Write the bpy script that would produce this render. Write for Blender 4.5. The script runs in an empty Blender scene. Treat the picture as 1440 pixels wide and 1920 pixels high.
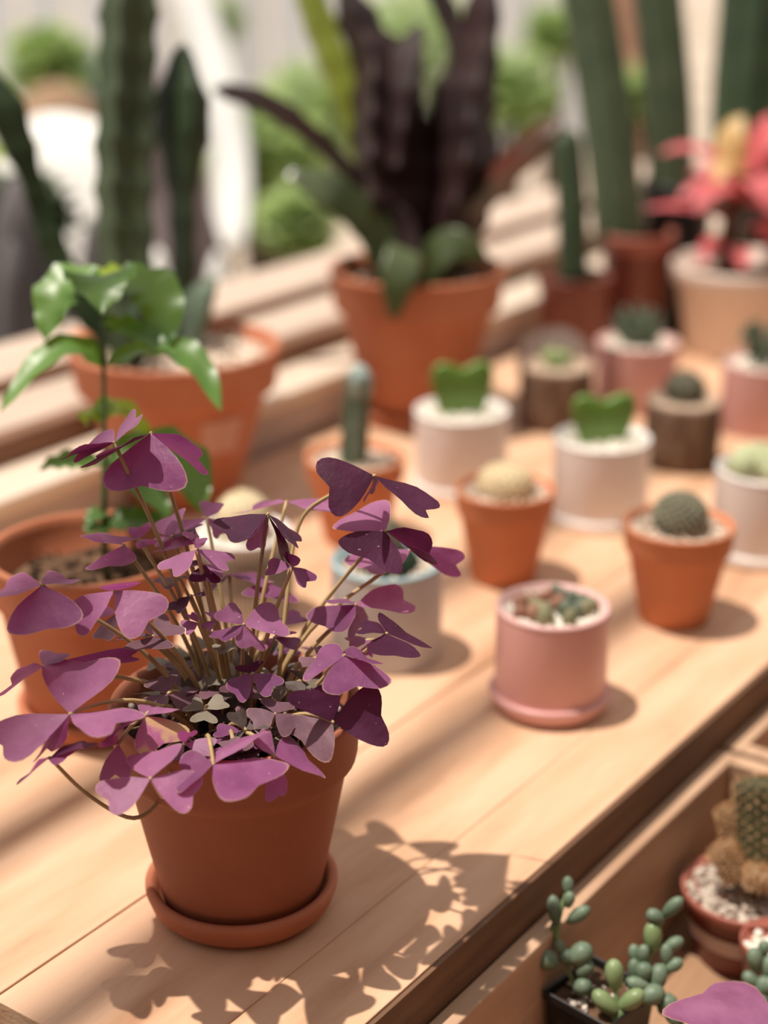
import bpy, bmesh, math, random
from mathutils import Vector, Matrix, noise
R = random.Random(7)
PI = math.pi
col = bpy.context.scene.collection

# ------------------------------------------------------------------ camera, sky, sun, exposure
sc = bpy.context.scene
F_PX, PITCH, YAW, CAM_H = 3100.0, math.radians(21.0), math.radians(35.5), 0.55
FOCUS, FSTOP = 0.865, 3.0
cam_data = bpy.data.cameras.new('camera')
cam = bpy.data.objects.new('camera', cam_data)
col.objects.link(cam)
cam_data.sensor_fit = 'VERTICAL'
cam_data.sensor_height = 36.0
cam_data.lens = F_PX / 1920.0 * 36.0
cam_data.clip_start = 0.05
cam.location = (0, 0, CAM_H)
cam.rotation_euler = (PI / 2 - PITCH, 0, YAW - PI / 2)
cam_data.dof.use_dof = True
cam_data.dof.focus_distance = FOCUS
cam_data.dof.aperture_fstop = FSTOP
sc.camera = cam

world = bpy.data.worlds.new('hazy_sky')
sc.world = world
world.use_nodes = True
wn = world.node_tree.nodes
wn['Background'].inputs[0].default_value = (1.0, 0.955, 0.92, 1)
wn['Background'].inputs[1].default_value = 0.72

SUN_ELEV, SUN_TURN = math.radians(73), math.radians(0)     # turn: how far the shadows swing towards the camera
rt0 = Vector((math.sin(YAW), -math.cos(YAW), 0))
fw0 = Vector((math.cos(YAW), math.sin(YAW), 0))
sun_h = rt0 * math.cos(SUN_TURN) - fw0 * math.sin(SUN_TURN)
sun_dir = (sun_h * math.cos(SUN_ELEV) + Vector((0, 0, -math.sin(SUN_ELEV)))).normalized()
sd = bpy.data.lights.new('sun', 'SUN')
sd.energy = 5.0
sd.angle = math.radians(0.9)
sd.color = (1.0, 0.905, 0.80)
sun = bpy.data.objects.new('sun', sd)
sun.rotation_euler = sun_dir.to_track_quat('-Z', 'Y').to_euler()
sun.location = (0, 0, 4)
col.objects.link(sun)

sc.view_settings.view_transform = 'Standard'
sc.view_settings.look = 'None'
sc.view_settings.gamma = 1
sc.view_settings.use_curve_mapping = False
sc.view_settings.exposure = 0.0
sc.cycles.use_denoising = True
sc.cycles.max_bounces = 8
sc.cycles.sample_clamp_indirect = 6

# ------------------------------------------------------------------ pixel -> place
fwd = Vector((math.cos(YAW) * math.cos(PITCH), math.sin(YAW) * math.cos(PITCH), -math.sin(PITCH)))
upv = Vector((math.cos(YAW) * math.sin(PITCH), math.sin(YAW) * math.sin(PITCH), math.cos(PITCH)))
CAM = Vector((0, 0, CAM_H))

def ray(x, y):
    return fwd + rt0 * ((x - 720) / F_PX) + upv * (-(y - 960) / F_PX)

def ground(x, y, z=0.0):
    d = ray(x, y)
    return CAM + d * ((z - CAM_H) / d.z)

def at(x, y, depth):
    return CAM + ray(x, y) * depth

def depth_of(p):
    return (Vector(p) - CAM).dot(fwd)

# ------------------------------------------------------------------ mesh builder
class MB:
    def __init__(s):
        s.v, s.f, s.sm = [], [], []
    def add(s, vs, fs, smooth=True):
        o = len(s.v)
        s.v += [tuple(p) for p in vs]
        s.f += [tuple(i + o for i in f) for f in fs]
        s.sm += [smooth] * len(fs)
        return s
    def box(s, a, b, smooth=False, M=None):
        (x0, y0, z0), (x1, y1, z1) = a, b
        vs = [Vector(p) for p in ((x0,y0,z0),(x1,y0,z0),(x1,y1,z0),(x0,y1,z0),(x0,y0,z1),(x1,y0,z1),(x1,y1,z1),(x0,y1,z1))]
        if M: vs = [M @ p for p in vs]
        return s.add(vs, [(3,2,1,0),(4,5,6,7),(0,1,5,4),(1,2,6,5),(2,3,7,6),(3,0,4,7)], smooth)
    def lathe(s, prof, n=40, c=(0,0,0), rfun=None, cap0=True, cap1=True):
        vs, fs = [], []
        for i, (r, z) in enumerate(prof):
            for k in range(n):
                a = 2 * PI * k / n
                rr = r * (rfun(a, i) if rfun else 1)
                vs.append((c[0] + rr * math.cos(a), c[1] + rr * math.sin(a), c[2] + z))
        m = len(prof)
        for i in range(m - 1):
            for k in range(n):
                k2 = (k + 1) % n
                fs.append((i*n+k, i*n+k2, (i+1)*n+k2, (i+1)*n+k))
        if cap0: fs.append(tuple(reversed(range(n))))
        if cap1: fs.append(tuple((m-1)*n + k for k in range(n)))
        return s.add(vs, fs)
    def tube(s, pts, rad, n=8, rfun=None, caps=True):
        pts = [Vector(p) for p in pts]
        m = len(pts)
        rs = rad if isinstance(rad, (list, tuple)) else [rad] * m
        T = [(pts[min(i+1, m-1)] - pts[max(i-1, 0)]).normalized() for i in range(m)]
        u = T[0].cross(Vector((0.31, 0.95, 0.05))).normalized()
        vs, fs = [], []
        for i in range(m):
            u = (u - T[i] * u.dot(T[i])).normalized()
            w = T[i].cross(u)
            for k in range(n):
                a = 2 * PI * k / n
                r = rs[i] * (rfun(a, i) if rfun else 1)
                vs.append(pts[i] + u * (r * math.cos(a)) + w * (r * math.sin(a)))
        for i in range(m - 1):
            for k in range(n):
                k2 = (k + 1) % n
                fs.append((i*n+k, i*n+k2, (i+1)*n+k2, (i+1)*n+k))
        if caps:
            fs.append(tuple(reversed(range(n))))
            fs.append(tuple((m-1)*n + k for k in range(n)))
        return s.add(vs, fs)
    def blob(s, c, r, sub=1, jit=0.0, rot=None, smooth=True, freq=1.0):
        vs, fs = ico(sub)
        c = Vector(c)
        rx, ry, rz = (r, r, r) if not isinstance(r, (tuple, list)) else r
        off = Vector((R.random() * 50, R.random() * 50, R.random() * 50))
        out = []
        for p in vs:
            k = 1 + (jit * noise.noise(p * 1.7 * freq + off) if jit else 0)
            q = Vector((p.x * rx * k, p.y * ry * k, p.z * rz * k))
            if rot: q = rot @ q
            out.append(c + q)
        return s.add(out, fs, smooth)
    def build(s, name, m, parent=None, stuff=False, bevel=0.0, loc=None, label=None):
        me = bpy.data.meshes.new(name)
        me.from_pydata(s.v, [], s.f)
        me.polygons.foreach_set('use_smooth', s.sm)
        for mm in (m if isinstance(m, (list, tuple)) else [m]):
            me.materials.append(mm)
        if hasattr(s, 'rim'):
            me.attributes.new('rim', 'FLOAT', 'POINT').data.foreach_set('value', s.rim)
        me.update()
        o = bpy.data.objects.new(name, me)
        col.objects.link(o)
        if parent: o.parent = parent
        if loc is not None: o.location = loc
        if stuff: o['kind'] = 'stuff'
        if label: o['label'] = label
        if bevel:
            b = o.modifiers.new('bevel', 'BEVEL')
            b.width = bevel; b.segments = 2; b.limit_method = 'ANGLE'
        return o

_ico = {}
def ico(sub):
    if sub not in _ico:
        bm = bmesh.new()
        bmesh.ops.create_icosphere(bm, subdivisions=sub, radius=1)
        _ico[sub] = ([v.co.copy() for v in bm.verts], [tuple(v.index for v in f.verts) for f in bm.faces])
        bm.free()
    return _ico[sub]

def thing(name, label, cat, loc=(0, 0, 0), group=None, rz=0):
    o = bpy.data.objects.new(name, None)
    col.objects.link(o)
    o.empty_display_size = 0.02
    o.location = loc; o.rotation_euler = (0, 0, rz)
    o['label'] = label; o['category'] = cat
    if group: o['group'] = group
    return o

def tag(o, label, cat, group=None):
    o['label'] = label; o['category'] = cat
    if group: o['group'] = group
    return o

def bez(p0, p1, p2, p3, n=12):
    out = []
    for i in range(n + 1):
        t = i / n; q = 1 - t
        out.append(p0 * q**3 + p1 * (3*q*q*t) + p2 * (3*q*t*t) + p3 * t**3)
    return out

def crv(ps, n=6):
    """Catmull-Rom through the points"""
    ps = [Vector(p) for p in ps]
    P = [ps[0] * 2 - ps[1]] + ps + [ps[-1] * 2 - ps[-2]]
    out = []
    for i in range(1, len(P) - 2):
        a, b, c, d = P[i-1:i+3]
        for k in range(n):
            t = k / n
            out.append(0.5 * ((2*b) + (c - a)*t + (2*a - 5*b + 4*c - d)*t*t + (3*b - a - 3*c + d)*t**3))
    out.append(ps[-1])
    return out

# ------------------------------------------------------------------ materials
def nd(nt, t, **kw):
    n = nt.nodes.new(t)
    for k, v in kw.items(): setattr(n, k, v)
    return n

def mat(name, cols, rough=0.6, scale=20.0, bump=0.0, bscale=None, spec=0.4, stretch=None, trans=0.0, tcol=None,
        rand=0.0, detail=6, coat=0.0, ramp=(0.3, 0.7), specks=None, rim=None):
    """noise-mixed colour; cols = 2 or 3 linear colours; trans = share of light let through (thin leaves)"""
    m = bpy.data.materials.new(name)
    m.use_nodes = True
    nt = m.node_tree
    b = nt.nodes['Principled BSDF']
    tc = nd(nt, 'ShaderNodeTexCoord')
    src = tc.outputs['Object']
    if stretch:
        mp = nd(nt, 'ShaderNodeMapping')
        mp.inputs['Scale'].default_value = stretch
        nt.links.new(src, mp.inputs['Vector']); src = mp.outputs[0]
    nz = nd(nt, 'ShaderNodeTexNoise')
    nz.inputs['Scale'].default_value = scale
    nz.inputs['Detail'].default_value = detail
    nt.links.new(src, nz.inputs['Vector'])
    rp = nd(nt, 'ShaderNodeValToRGB')
    e = rp.color_ramp.elements
    e[0].position, e[1].position = ramp
    e[0].color = (*cols[0], 1); e[1].color = (*cols[-1], 1)
    if len(cols) == 3:
        k = e.new((ramp[0] + ramp[1]) / 2); k.color = (*cols[1], 1)
    nt.links.new(nz.outputs['Fac'], rp.inputs[0])
    out = rp.outputs[0]
    if specks:      # (colour, scale, threshold)
        n2 = nd(nt, 'ShaderNodeTexNoise')
        n2.inputs['Scale'].default_value = specks[1]; n2.inputs['Detail'].default_value = 2
        nt.links.new(tc.outputs['Object'], n2.inputs['Vector'])
        r2 = nd(nt, 'ShaderNodeValToRGB')
        r2.color_ramp.elements[0].position = specks[2]; r2.color_ramp.elements[1].position = specks[2] + 0.03
        nt.links.new(n2.outputs['Fac'], r2.inputs[0])
        mx = nd(nt, 'ShaderNodeMixRGB')
        mx.inputs[2].default_value = (*specks[0], 1)
        nt.links.new(r2.outputs[0], mx.inputs[0]); nt.links.new(out, mx.inputs[1]); out = mx.outputs[0]
    if rim:         # pale margin of a leaf
        at_ = nd(nt, 'ShaderNodeAttribute', attribute_name='rim')
        r4 = nd(nt, 'ShaderNodeValToRGB')
        r4.color_ramp.elements[0].position = 0.90; r4.color_ramp.elements[1].position = 0.985
        m4 = nd(nt, 'ShaderNodeMixRGB')
        m4.inputs[2].default_value = (*rim, 1)
        nt.links.new(at_.outputs['Fac'], r4.inputs[0]); nt.links.new(r4.outputs[0], m4.inputs[0]); nt.links.new(out, m4.inputs[1]); out = m4.outputs[0]
    if rand:
        oi = nd(nt, 'ShaderNodeObjectInfo')
        hs = nd(nt, 'ShaderNodeHueSaturation')
        mr = nd(nt, 'ShaderNodeMapRange')
        mr.inputs[3].default_value = 1 - rand; mr.inputs[4].default_value = 1 + rand
        nt.links.new(oi.outputs['Random'], mr.inputs[0]); nt.links.new(mr.outputs[0], hs.inputs['Value'])
        nt.links.new(out, hs.inputs['Color']); out = hs.outputs[0]
    nt.links.new(out, b.inputs['Base Color'])
    b.inputs['Roughness'].default_value = rough
    b.inputs['Specular IOR Level'].default_value = spec
    if coat: b.inputs['Coat Weight'].default_value = coat; b.inputs['Coat Roughness'].default_value = 0.15
    if bump:
        n3 = nd(nt, 'ShaderNodeTexNoise')
        n3.inputs['Scale'].default_value = bscale or scale * 3
        n3.inputs['Detail'].default_value = 5
        nt.links.new(src, n3.inputs['Vector'])
        bp = nd(nt, 'ShaderNodeBump')
        bp.inputs['Strength'].default_value = bump; bp.inputs['Distance'].default_value = 0.002
        nt.links.new(n3.outputs['Fac'], bp.inputs['Height']); nt.links.new(bp.outputs[0], b.inputs['Normal'])
    if trans:
        tr = nd(nt, 'ShaderNodeBsdfTranslucent')
        if tcol: tr.inputs[0].default_value = (*tcol, 1)
        else: nt.links.new(out, tr.inputs[0])
        ms = nd(nt, 'ShaderNodeMixShader')
        ms.inputs[0].default_value = trans
        nt.links.new(b.outputs[0], ms.inputs[1]); nt.links.new(tr.outputs[0], ms.inputs[2])
        nt.links.new(ms.outputs[0], nt.nodes['Material Output'].inputs[0])
    return m

M = {}
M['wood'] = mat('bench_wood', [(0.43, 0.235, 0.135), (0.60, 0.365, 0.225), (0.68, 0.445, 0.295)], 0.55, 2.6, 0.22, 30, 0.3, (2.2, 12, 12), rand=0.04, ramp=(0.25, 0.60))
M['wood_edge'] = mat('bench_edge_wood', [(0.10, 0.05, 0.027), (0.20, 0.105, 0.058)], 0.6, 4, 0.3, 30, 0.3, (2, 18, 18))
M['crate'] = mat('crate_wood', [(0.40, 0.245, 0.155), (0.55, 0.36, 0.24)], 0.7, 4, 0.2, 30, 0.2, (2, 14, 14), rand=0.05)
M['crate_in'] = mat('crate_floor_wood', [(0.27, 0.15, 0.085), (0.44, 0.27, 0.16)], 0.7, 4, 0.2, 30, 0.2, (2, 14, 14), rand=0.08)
M['panel'] = mat('grey_panel_paint', [(0.46, 0.375, 0.335), (0.54, 0.45, 0.41)], 0.7, 8, 0.1)
M['rail'] = mat('cream_rail_wood', [(0.62, 0.50, 0.39), (0.74, 0.62, 0.50)], 0.5, 5, 0.1, 30, 0.4, (2, 16, 16))
M['sill'] = mat('sill_wood', [(0.48, 0.365, 0.285), (0.62, 0.49, 0.395)], 0.55, 5, 0.15, 30, 0.4, (2, 16, 16))
M['brown_wood'] = mat('brown_track_wood', [(0.16, 0.075, 0.038), (0.26, 0.13, 0.07)], 0.55, 5, 0.15, 30, 0.4, (2, 16, 16))
M['terra'] = mat('terracotta', [(0.39, 0.13, 0.065), (0.47, 0.168, 0.088), (0.51, 0.20, 0.112)], 0.72, 14, 0.12, 160, 0.25)
M['terra_dk'] = mat('terracotta_deep', [(0.32, 0.11, 0.058), (0.40, 0.142, 0.078)], 0.72, 14, 0.12, 160, 0.25)
M['terra_lt'] = mat('terracotta_bright', [(0.53, 0.185, 0.085), (0.62, 0.24, 0.12)], 0.72, 14, 0.12, 160, 0.25)
M['soil'] = mat('potting_soil', [(0.012, 0.008, 0.006), (0.05, 0.032, 0.022)], 0.95, 60, 0.8, 200, 0.1)
M['soil_dry'] = mat('dry_soil', [(0.05, 0.028, 0.018), (0.20, 0.115, 0.07)], 0.95, 30, 0.7, 200, 0.1)
M['perlite'] = mat('perlite_white', [(0.62, 0.52, 0.42), (0.82, 0.74, 0.66)], 0.9, 30)
M['gravel'] = mat('pale_gravel', [(0.42, 0.31, 0.22), (0.62, 0.50, 0.40), (0.80, 0.70, 0.60)], 0.8, 120)
M['gravel_grey'] = mat('grey_gravel', [(0.28, 0.23, 0.19), (0.52, 0.44, 0.36), (0.70, 0.62, 0.54)], 0.8, 140)
M['gravel_white'] = mat('white_gravel', [(0.72, 0.66, 0.55), (0.90, 0.86, 0.78)], 0.75, 120)
M['white'] = mat('white_ceramic', [(0.76, 0.69, 0.655), (0.82, 0.76, 0.73)], 0.35, 10, 0, None, 0.5)
M['white_lip'] = mat('white_glazed_lip', [(0.82, 0.78, 0.74), (0.88, 0.85, 0.82)], 0.25, 10, 0, None, 0.5)
M['pink'] = mat('pink_ceramic', [(0.64, 0.34, 0.315), (0.71, 0.39, 0.365)], 0.4, 12, 0, None, 0.5)
M['pink_lip'] = mat('pink_lip', [(0.68, 0.40, 0.37), (0.75, 0.47, 0.44)], 0.35, 12)
M['blue_grey'] = mat('grey_ribbed_ceramic', [(0.48, 0.465, 0.47), (0.56, 0.545, 0.55)], 0.5, 12)
M['blue_lip'] = mat('pale_blue_glaze', [(0.30, 0.46, 0.50), (0.48, 0.61, 0.64)], 0.25, 12)
M['net'] = mat('net_white_ceramic', [(0.70, 0.64, 0.56), (0.80, 0.74, 0.66)], 0.45, 12)
M['net_line'] = mat('net_grey_glaze', [(0.10, 0.085, 0.075), (0.16, 0.135, 0.12)], 0.5, 12)
M['cream_pot'] = mat('cream_clay', [(0.70, 0.57, 0.48), (0.78, 0.66, 0.57)], 0.55, 10)
M['red_plastic'] = mat('brown_red_plastic', [(0.15, 0.032, 0.020), (0.19, 0.043, 0.027)], 0.4, 12, 0, None, 0.5)
M['red_plastic_lt'] = mat('brown_plastic_rim', [(0.36, 0.115, 0.08), (0.43, 0.15, 0.11)], 0.45, 12)
M['band'] = mat('pale_pot_band', [(0.56, 0.42, 0.39), (0.64, 0.50, 0.46)], 0.5, 30)
M['sticker'] = mat('faded_sticker', [(0.50, 0.27, 0.20), (0.58, 0.34, 0.27)], 0.6, 60)
M['black_plastic'] = mat('black_plastic', [(0.008, 0.008, 0.009), (0.016, 0.015, 0.016)], 0.4, 12, 0, None, 0.5)
M['bark'] = mat('log_bark', [(0.06, 0.038, 0.026), (0.16, 0.105, 0.075), (0.24, 0.165, 0.12)], 0.9, 22, 0.8, 60, 0.1, (2.5, 2.5, 0.7))
M['pale_cut'] = mat('pale_cut_face', [(0.56, 0.42, 0.34), (0.68, 0.54, 0.45)], 0.8, 30)
M['log_cut'] = mat('log_cut_face', [(0.42, 0.29, 0.20), (0.56, 0.42, 0.31)], 0.8, 30, 0.3)
PUR_T = (0.45, 0.07, 0.29)
M['purple'] = mat('oxalis_leaf', [(0.16, 0.050, 0.135), (0.22, 0.072, 0.18), (0.28, 0.10, 0.22)], 0.5, 45, 0.25, 220, 0.35, trans=0.34, tcol=PUR_T, rand=0.25, specks=((0.5, 0.3, 0.42), 420, 0.72), rim=(0.46, 0.28, 0.24))
M['pink_leaf'] = mat('oxalis_leaf_pink', [(0.25, 0.092, 0.195), (0.33, 0.132, 0.262), (0.38, 0.165, 0.30)], 0.5, 45, 0.25, 220, 0.35, trans=0.34, tcol=(0.55, 0.10, 0.36), rand=0.12, specks=((0.62, 0.38, 0.46), 420, 0.72), rim=(0.46, 0.28, 0.24))
M['dark_leaf'] = mat('oxalis_leaf_dark', [(0.040, 0.011, 0.030), (0.075, 0.020, 0.055)], 0.55, 45, 0.25, 220, 0.2, trans=0.22, tcol=(0.32, 0.03, 0.13), rand=0.18, specks=((0.45, 0.32, 0.38), 380, 0.73))  # darker copy for shaded leaflets, shade put into the colour
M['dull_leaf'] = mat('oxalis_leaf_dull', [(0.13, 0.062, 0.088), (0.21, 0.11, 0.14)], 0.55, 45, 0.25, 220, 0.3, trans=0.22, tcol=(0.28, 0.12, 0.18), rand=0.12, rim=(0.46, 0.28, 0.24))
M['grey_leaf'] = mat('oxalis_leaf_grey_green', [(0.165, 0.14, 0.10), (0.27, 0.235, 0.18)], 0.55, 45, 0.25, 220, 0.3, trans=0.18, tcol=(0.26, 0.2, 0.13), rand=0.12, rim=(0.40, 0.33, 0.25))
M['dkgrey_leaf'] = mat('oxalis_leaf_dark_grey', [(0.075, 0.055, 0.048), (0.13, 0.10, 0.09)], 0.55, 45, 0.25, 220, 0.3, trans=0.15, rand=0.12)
M['burnt_leaf'] = mat('oxalis_leaf_burnt', [(0.56, 0.36, 0.18), (0.55, 0.30, 0.22), (0.40, 0.125, 0.26)], 0.6, 55, 0.3, 220, 0.3, trans=0.25, tcol=(0.55, 0.12, 0.25), ramp=(0.47, 0.55), detail=2)
M['stem'] = mat('oxalis_stem', [(0.36, 0.25, 0.11), (0.52, 0.38, 0.19)], 0.5, 60, 0, None, 0.4, rand=0.15)
M['leaf_green'] = mat('glossy_green_leaf', [(0.045, 0.12, 0.022), (0.095, 0.205, 0.040), (0.14, 0.27, 0.06)], 0.36, 16, 0.25, 60, 0.45, trans=0.25, tcol=(0.22, 0.42, 0.03), rand=0.15)
M['leaf_lime'] = mat('lime_leaf', [(0.16, 0.26, 0.02), (0.26, 0.40, 0.04)], 0.3, 16, 0.1, 60, 0.5, trans=0.45, tcol=(0.42, 0.62, 0.04))
M['green_stem'] = mat('green_stem', [(0.05, 0.075, 0.02), (0.10, 0.13, 0.035)], 0.5, 40)
M['cactus_dk'] = mat('dark_cactus', [(0.017, 0.036, 0.014), (0.035, 0.06, 0.024)], 0.55, 18, 0.2, 80, 0.3)
M['cactus_mid'] = mat('green_cactus', [(0.036, 0.058, 0.028), (0.07, 0.092, 0.046)], 0.55, 18, 0.2, 80, 0.3)
M['cactus_blue'] = mat('blue_green_cactus', [(0.055, 0.085, 0.045), (0.17, 0.225, 0.17)], 0.55, 22, 0.2, 80, 0.3)
M['cactus_olive'] = mat('olive_cactus', [(0.04, 0.042, 0.016), (0.085, 0.075, 0.032)], 0.7, 60)
M['cactus_grey'] = mat('grey_cactus', [(0.085, 0.088, 0.060), (0.17, 0.16, 0.115)], 0.7, 40, 0.3, 120, 0.2)
M['maroon'] = mat('maroon_cactus', [(0.014, 0.006, 0.006), (0.032, 0.010, 0.009)], 0.6, 14, 0.1, 60, 0.3)
M['maroon_red'] = mat('red_edged_cactus', [(0.03, 0.03, 0.012), (0.10, 0.028, 0.018)], 0.33, 20, 0.2, 60, 0.5, ramp=(0.4, 0.55))
M['olive_arm'] = mat('olive_cactus_arm', [(0.035, 0.055, 0.02), (0.085, 0.11, 0.04)], 0.3, 20, 0.2, 60, 0.5)
M['lime_arm'] = mat('lime_cactus_arm', [(0.20, 0.25, 0.03), (0.36, 0.42, 0.07)], 0.4, 20, 0, None, 0.4, trans=0.4, tcol=(0.5, 0.58, 0.06))
M['spine_dark'] = mat('dark_spines', [(0.02, 0.012, 0.008), (0.05, 0.03, 0.02)], 0.6)
M['spine_pale'] = mat('pale_spines', [(0.55, 0.45, 0.32), (0.72, 0.62, 0.48)], 0.6)
M['golden_body'] = mat('golden_cactus_offset', [(0.17, 0.105, 0.05), (0.32, 0.19, 0.10)], 0.8, 200)
M['spine_gold'] = mat('golden_spines', [(0.52, 0.30, 0.14), (0.72, 0.48, 0.27)], 0.6)
M['tubercle'] = mat('grey_green_tubercle', [(0.16, 0.165, 0.11), (0.30, 0.28, 0.20)], 0.75, 90)
M['cream_cactus'] = mat('cream_cactus', [(0.66, 0.53, 0.32), (0.80, 0.69, 0.47)], 0.75, 50, 0.5, 200, 0.2)
M['pale_blue'] = mat('pale_blue_cactus_tip', [(0.20, 0.27, 0.24), (0.42, 0.50, 0.48)], 0.7, 60)
M['hoya'] = mat('hoya_leaf', [(0.10, 0.20, 0.03), (0.15, 0.27, 0.05)], 0.35, 14, 0.1, 40, 0.45)
M['haworthia'] = mat('haworthia_leaf', [(0.05, 0.085, 0.055), (0.14, 0.19, 0.13)], 0.45, 40)
M['lithops_a'] = mat('brown_lithops', [(0.22, 0.09, 0.055), (0.34, 0.17, 0.115)], 0.6, 60)
M['lithops_b'] = mat('olive_lithops', [(0.13, 0.13, 0.06), (0.26, 0.23, 0.13)], 0.6, 60)
M['lithops_c'] = mat('green_grey_lithops', [(0.06, 0.085, 0.06), (0.14, 0.16, 0.11)], 0.6, 60)
M['crest'] = mat('crested_cactus', [(0.26, 0.30, 0.15), (0.55, 0.58, 0.36)], 0.7, 40, 0.4, 120)
M['pinkfol'] = mat('pink_bract', [(0.62, 0.11, 0.12), (0.72, 0.21, 0.23)], 0.45, 18, 0, None, 0.4, trans=0.3, tcol=(0.85, 0.15, 0.15), rand=0.1)
M['yellowfol'] = mat('yellow_bract', [(0.65, 0.42, 0.16), (0.75, 0.56, 0.26)], 0.45, 18, trans=0.3, tcol=(0.85, 0.55, 0.15))
M['wood_stem'] = mat('woody_stem', [(0.06, 0.032, 0.018), (0.12, 0.065, 0.035)], 0.8, 40)
M['jelly'] = mat('jelly_bean_succulent', [(0.095, 0.145, 0.09), (0.19, 0.25, 0.175)], 0.45, 60, 0.05, 200, 0.35, rand=0.1)
M['jelly_lt'] = mat('jelly_bean_lime', [(0.15, 0.225, 0.085), (0.25, 0.33, 0.16)], 0.4, 60, rand=0.1)
M['paving'] = mat('beige_paving', [(0.36, 0.29, 0.22), (0.55, 0.46, 0.37)], 0.9, 1.5, 0.1)
M['floor'] = mat('floor_concrete', [(0.20, 0.16, 0.13), (0.28, 0.23, 0.19)], 0.85, 3)
M['fence'] = mat('white_fence_board', [(0.80, 0.86, 0.92), (0.88, 0.93, 0.98)], 0.6, 4, rand=0.12)
M['plank_red'] = mat('salmon_brick', [(0.50, 0.26, 0.17), (0.66, 0.42, 0.31)], 0.85, 8, rand=0.18)
M['boulder'] = mat('grey_boulder', [(0.035, 0.03, 0.03), (0.15, 0.135, 0.14)], 0.9, 4, 0.6, 14)
M['white_stone'] = mat('white_boulder', [(0.78, 0.78, 0.74), (0.88, 0.88, 0.85)], 0.8, 4)
M['brown_stone'] = mat('brown_boulder', [(0.28, 0.17, 0.10), (0.42, 0.28, 0.18)], 0.9, 5)
M['trunk'] = mat('purple_grey_trunk', [(0.22, 0.18, 0.185), (0.32, 0.27, 0.275)], 0.9, 9, 0.5, 30, 0.1, (3, 3, 0.6))
M['sheet'] = mat('white_sheet', [(0.66, 0.66, 0.65), (0.80, 0.80, 0.78)], 0.7, 3, trans=0.3)
M['bush'] = mat('bush_leaf', [(0.24, 0.37, 0.13), (0.40, 0.54, 0.22), (0.54, 0.64, 0.33)], 0.5, 5, trans=0.4, tcol=(0.52, 0.68, 0.24))
M['bush_dk'] = mat('dark_bush_leaf', [(0.02, 0.04, 0.015), (0.07, 0.11, 0.03)], 0.5, 5, trans=0.2)
M['grass'] = mat('lawn', [(0.10, 0.19, 0.03), (0.24, 0.34, 0.08)], 0.9, 6)
M['blue'] = mat('blue_enamel', [(0.05, 0.10, 0.17), (0.08, 0.15, 0.24)], 0.4, 6)
M['room'] = mat('room_plaster', [(0.20, 0.13, 0.09), (0.26, 0.17, 0.12)], 0.9, 2)
M['shade_bar_wood'] = mat('shade_bar_timber', [(0.30, 0.19, 0.12), (0.42, 0.28, 0.18)], 0.7, 6)

# ------------------------------------------------------------------ setting
FLOOR_Z = -0.75
def struct(o):
    o['kind'] = 'structure'; return o

X0, X1 = 0.463, 3.4
mb = MB().box((-1.6, -1.6, FLOOR_Z - 0.02), (5.0, 1.33, FLOOR_Z))
struct(mb.build('floor', M['floor']))
mb = MB().box((-1.6, -1.62, FLOOR_Z), (6.0, -1.60, 2.6))
struct(mb.build('wall_front', M['room']))
mb = MB().box((-1.62, -1.60, FLOOR_Z), (-1.60, 1.2, 2.6))
struct(mb.build('wall_left', M['room']))
for k, y in enumerate((1.16, 1.31)):  # unseen bars added overhead to cast soft shade stripes on the bench
    mb = MB().box((-1.0, y, 2.5), (5.0, y + 0.027, 2.55))
    struct(mb.build('trim_%d' % (6 + k), M['shade_bar_wood']))
mb = MB().box((-2.0, 1.33, FLOOR_Z - 0.03), (30.0, 22.0, FLOOR_Z))
struct(mb.build('trim_9', M['paving'])).name = 'paving'
WY = 0.033
mb = MB().box((-0.4, 1.0 + WY, FLOOR_Z), (5.0, 1.29 + WY, 0.040))
struct(mb.build('wall_back', M['panel'], bevel=0.002))
mb = MB().box((-0.4, 0.992 + WY, 0.040), (5.0, 1.075 + WY, 0.056))
struct(mb.build('trim_1', M['rail'], bevel=0.003))
mb = MB().box((-0.4, 1.060 + WY, 0.0562), (5.0, 1.082 + WY, 0.079))
struct(mb.build('trim_2', M['brown_wood'], bevel=0.002))
mb = MB().box((-0.4, 1.0822 + WY, 0.0562), (5.0, 1.165 + WY, 0.080))
struct(mb.build('trim_3', M['sill'], bevel=0.003))
mb = MB().box((-0.4, 1.1652 + WY, 0.0562), (5.0, 1.178 + WY, 0.092))
struct(mb.build('trim_4', M['brown_wood'], bevel=0.002))
mb = MB().box((-0.4, 1.1782 + WY, 0.0562), (5.0, 1.30 + WY, 0.084))
struct(mb.build('trim_5', M['sill'], bevel=0.003))

# ------------------------------------------------------------------ bench
bench = thing('bench', 'long tan wooden bench of wide planks that carries the potted plants', 'bench', (X0, 0.4135, FLOOR_Z))
BO = Vector((X0, 0.4135, FLOOR_Z))
seams = [0.4135, 0.471, 0.5855, 0.80, 1.022]
for i in range(4):
    g = 0.0004
    a = Vector((X0 + (0.004 if i == 1 else 0), seams[i] + g, -0.032)); b = Vector((X1, seams[i+1] - g, 0.0 if i != 1 else -0.0006))
    MB().box(a - BO, b - BO).build('plank', M['wood'], bench, bevel=0.0007)
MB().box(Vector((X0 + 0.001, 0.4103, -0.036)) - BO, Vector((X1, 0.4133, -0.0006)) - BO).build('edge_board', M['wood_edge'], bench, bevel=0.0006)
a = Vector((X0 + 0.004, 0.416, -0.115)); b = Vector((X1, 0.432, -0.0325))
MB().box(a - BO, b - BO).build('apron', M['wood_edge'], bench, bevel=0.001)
MB().box(Vector((X0 + 0.005, 0.4325, -0.115)) - BO, Vector((X0 + 0.022, 1.015, -0.0325)) - BO).build('apron', M['wood_edge'], bench, bevel=0.001)
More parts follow.
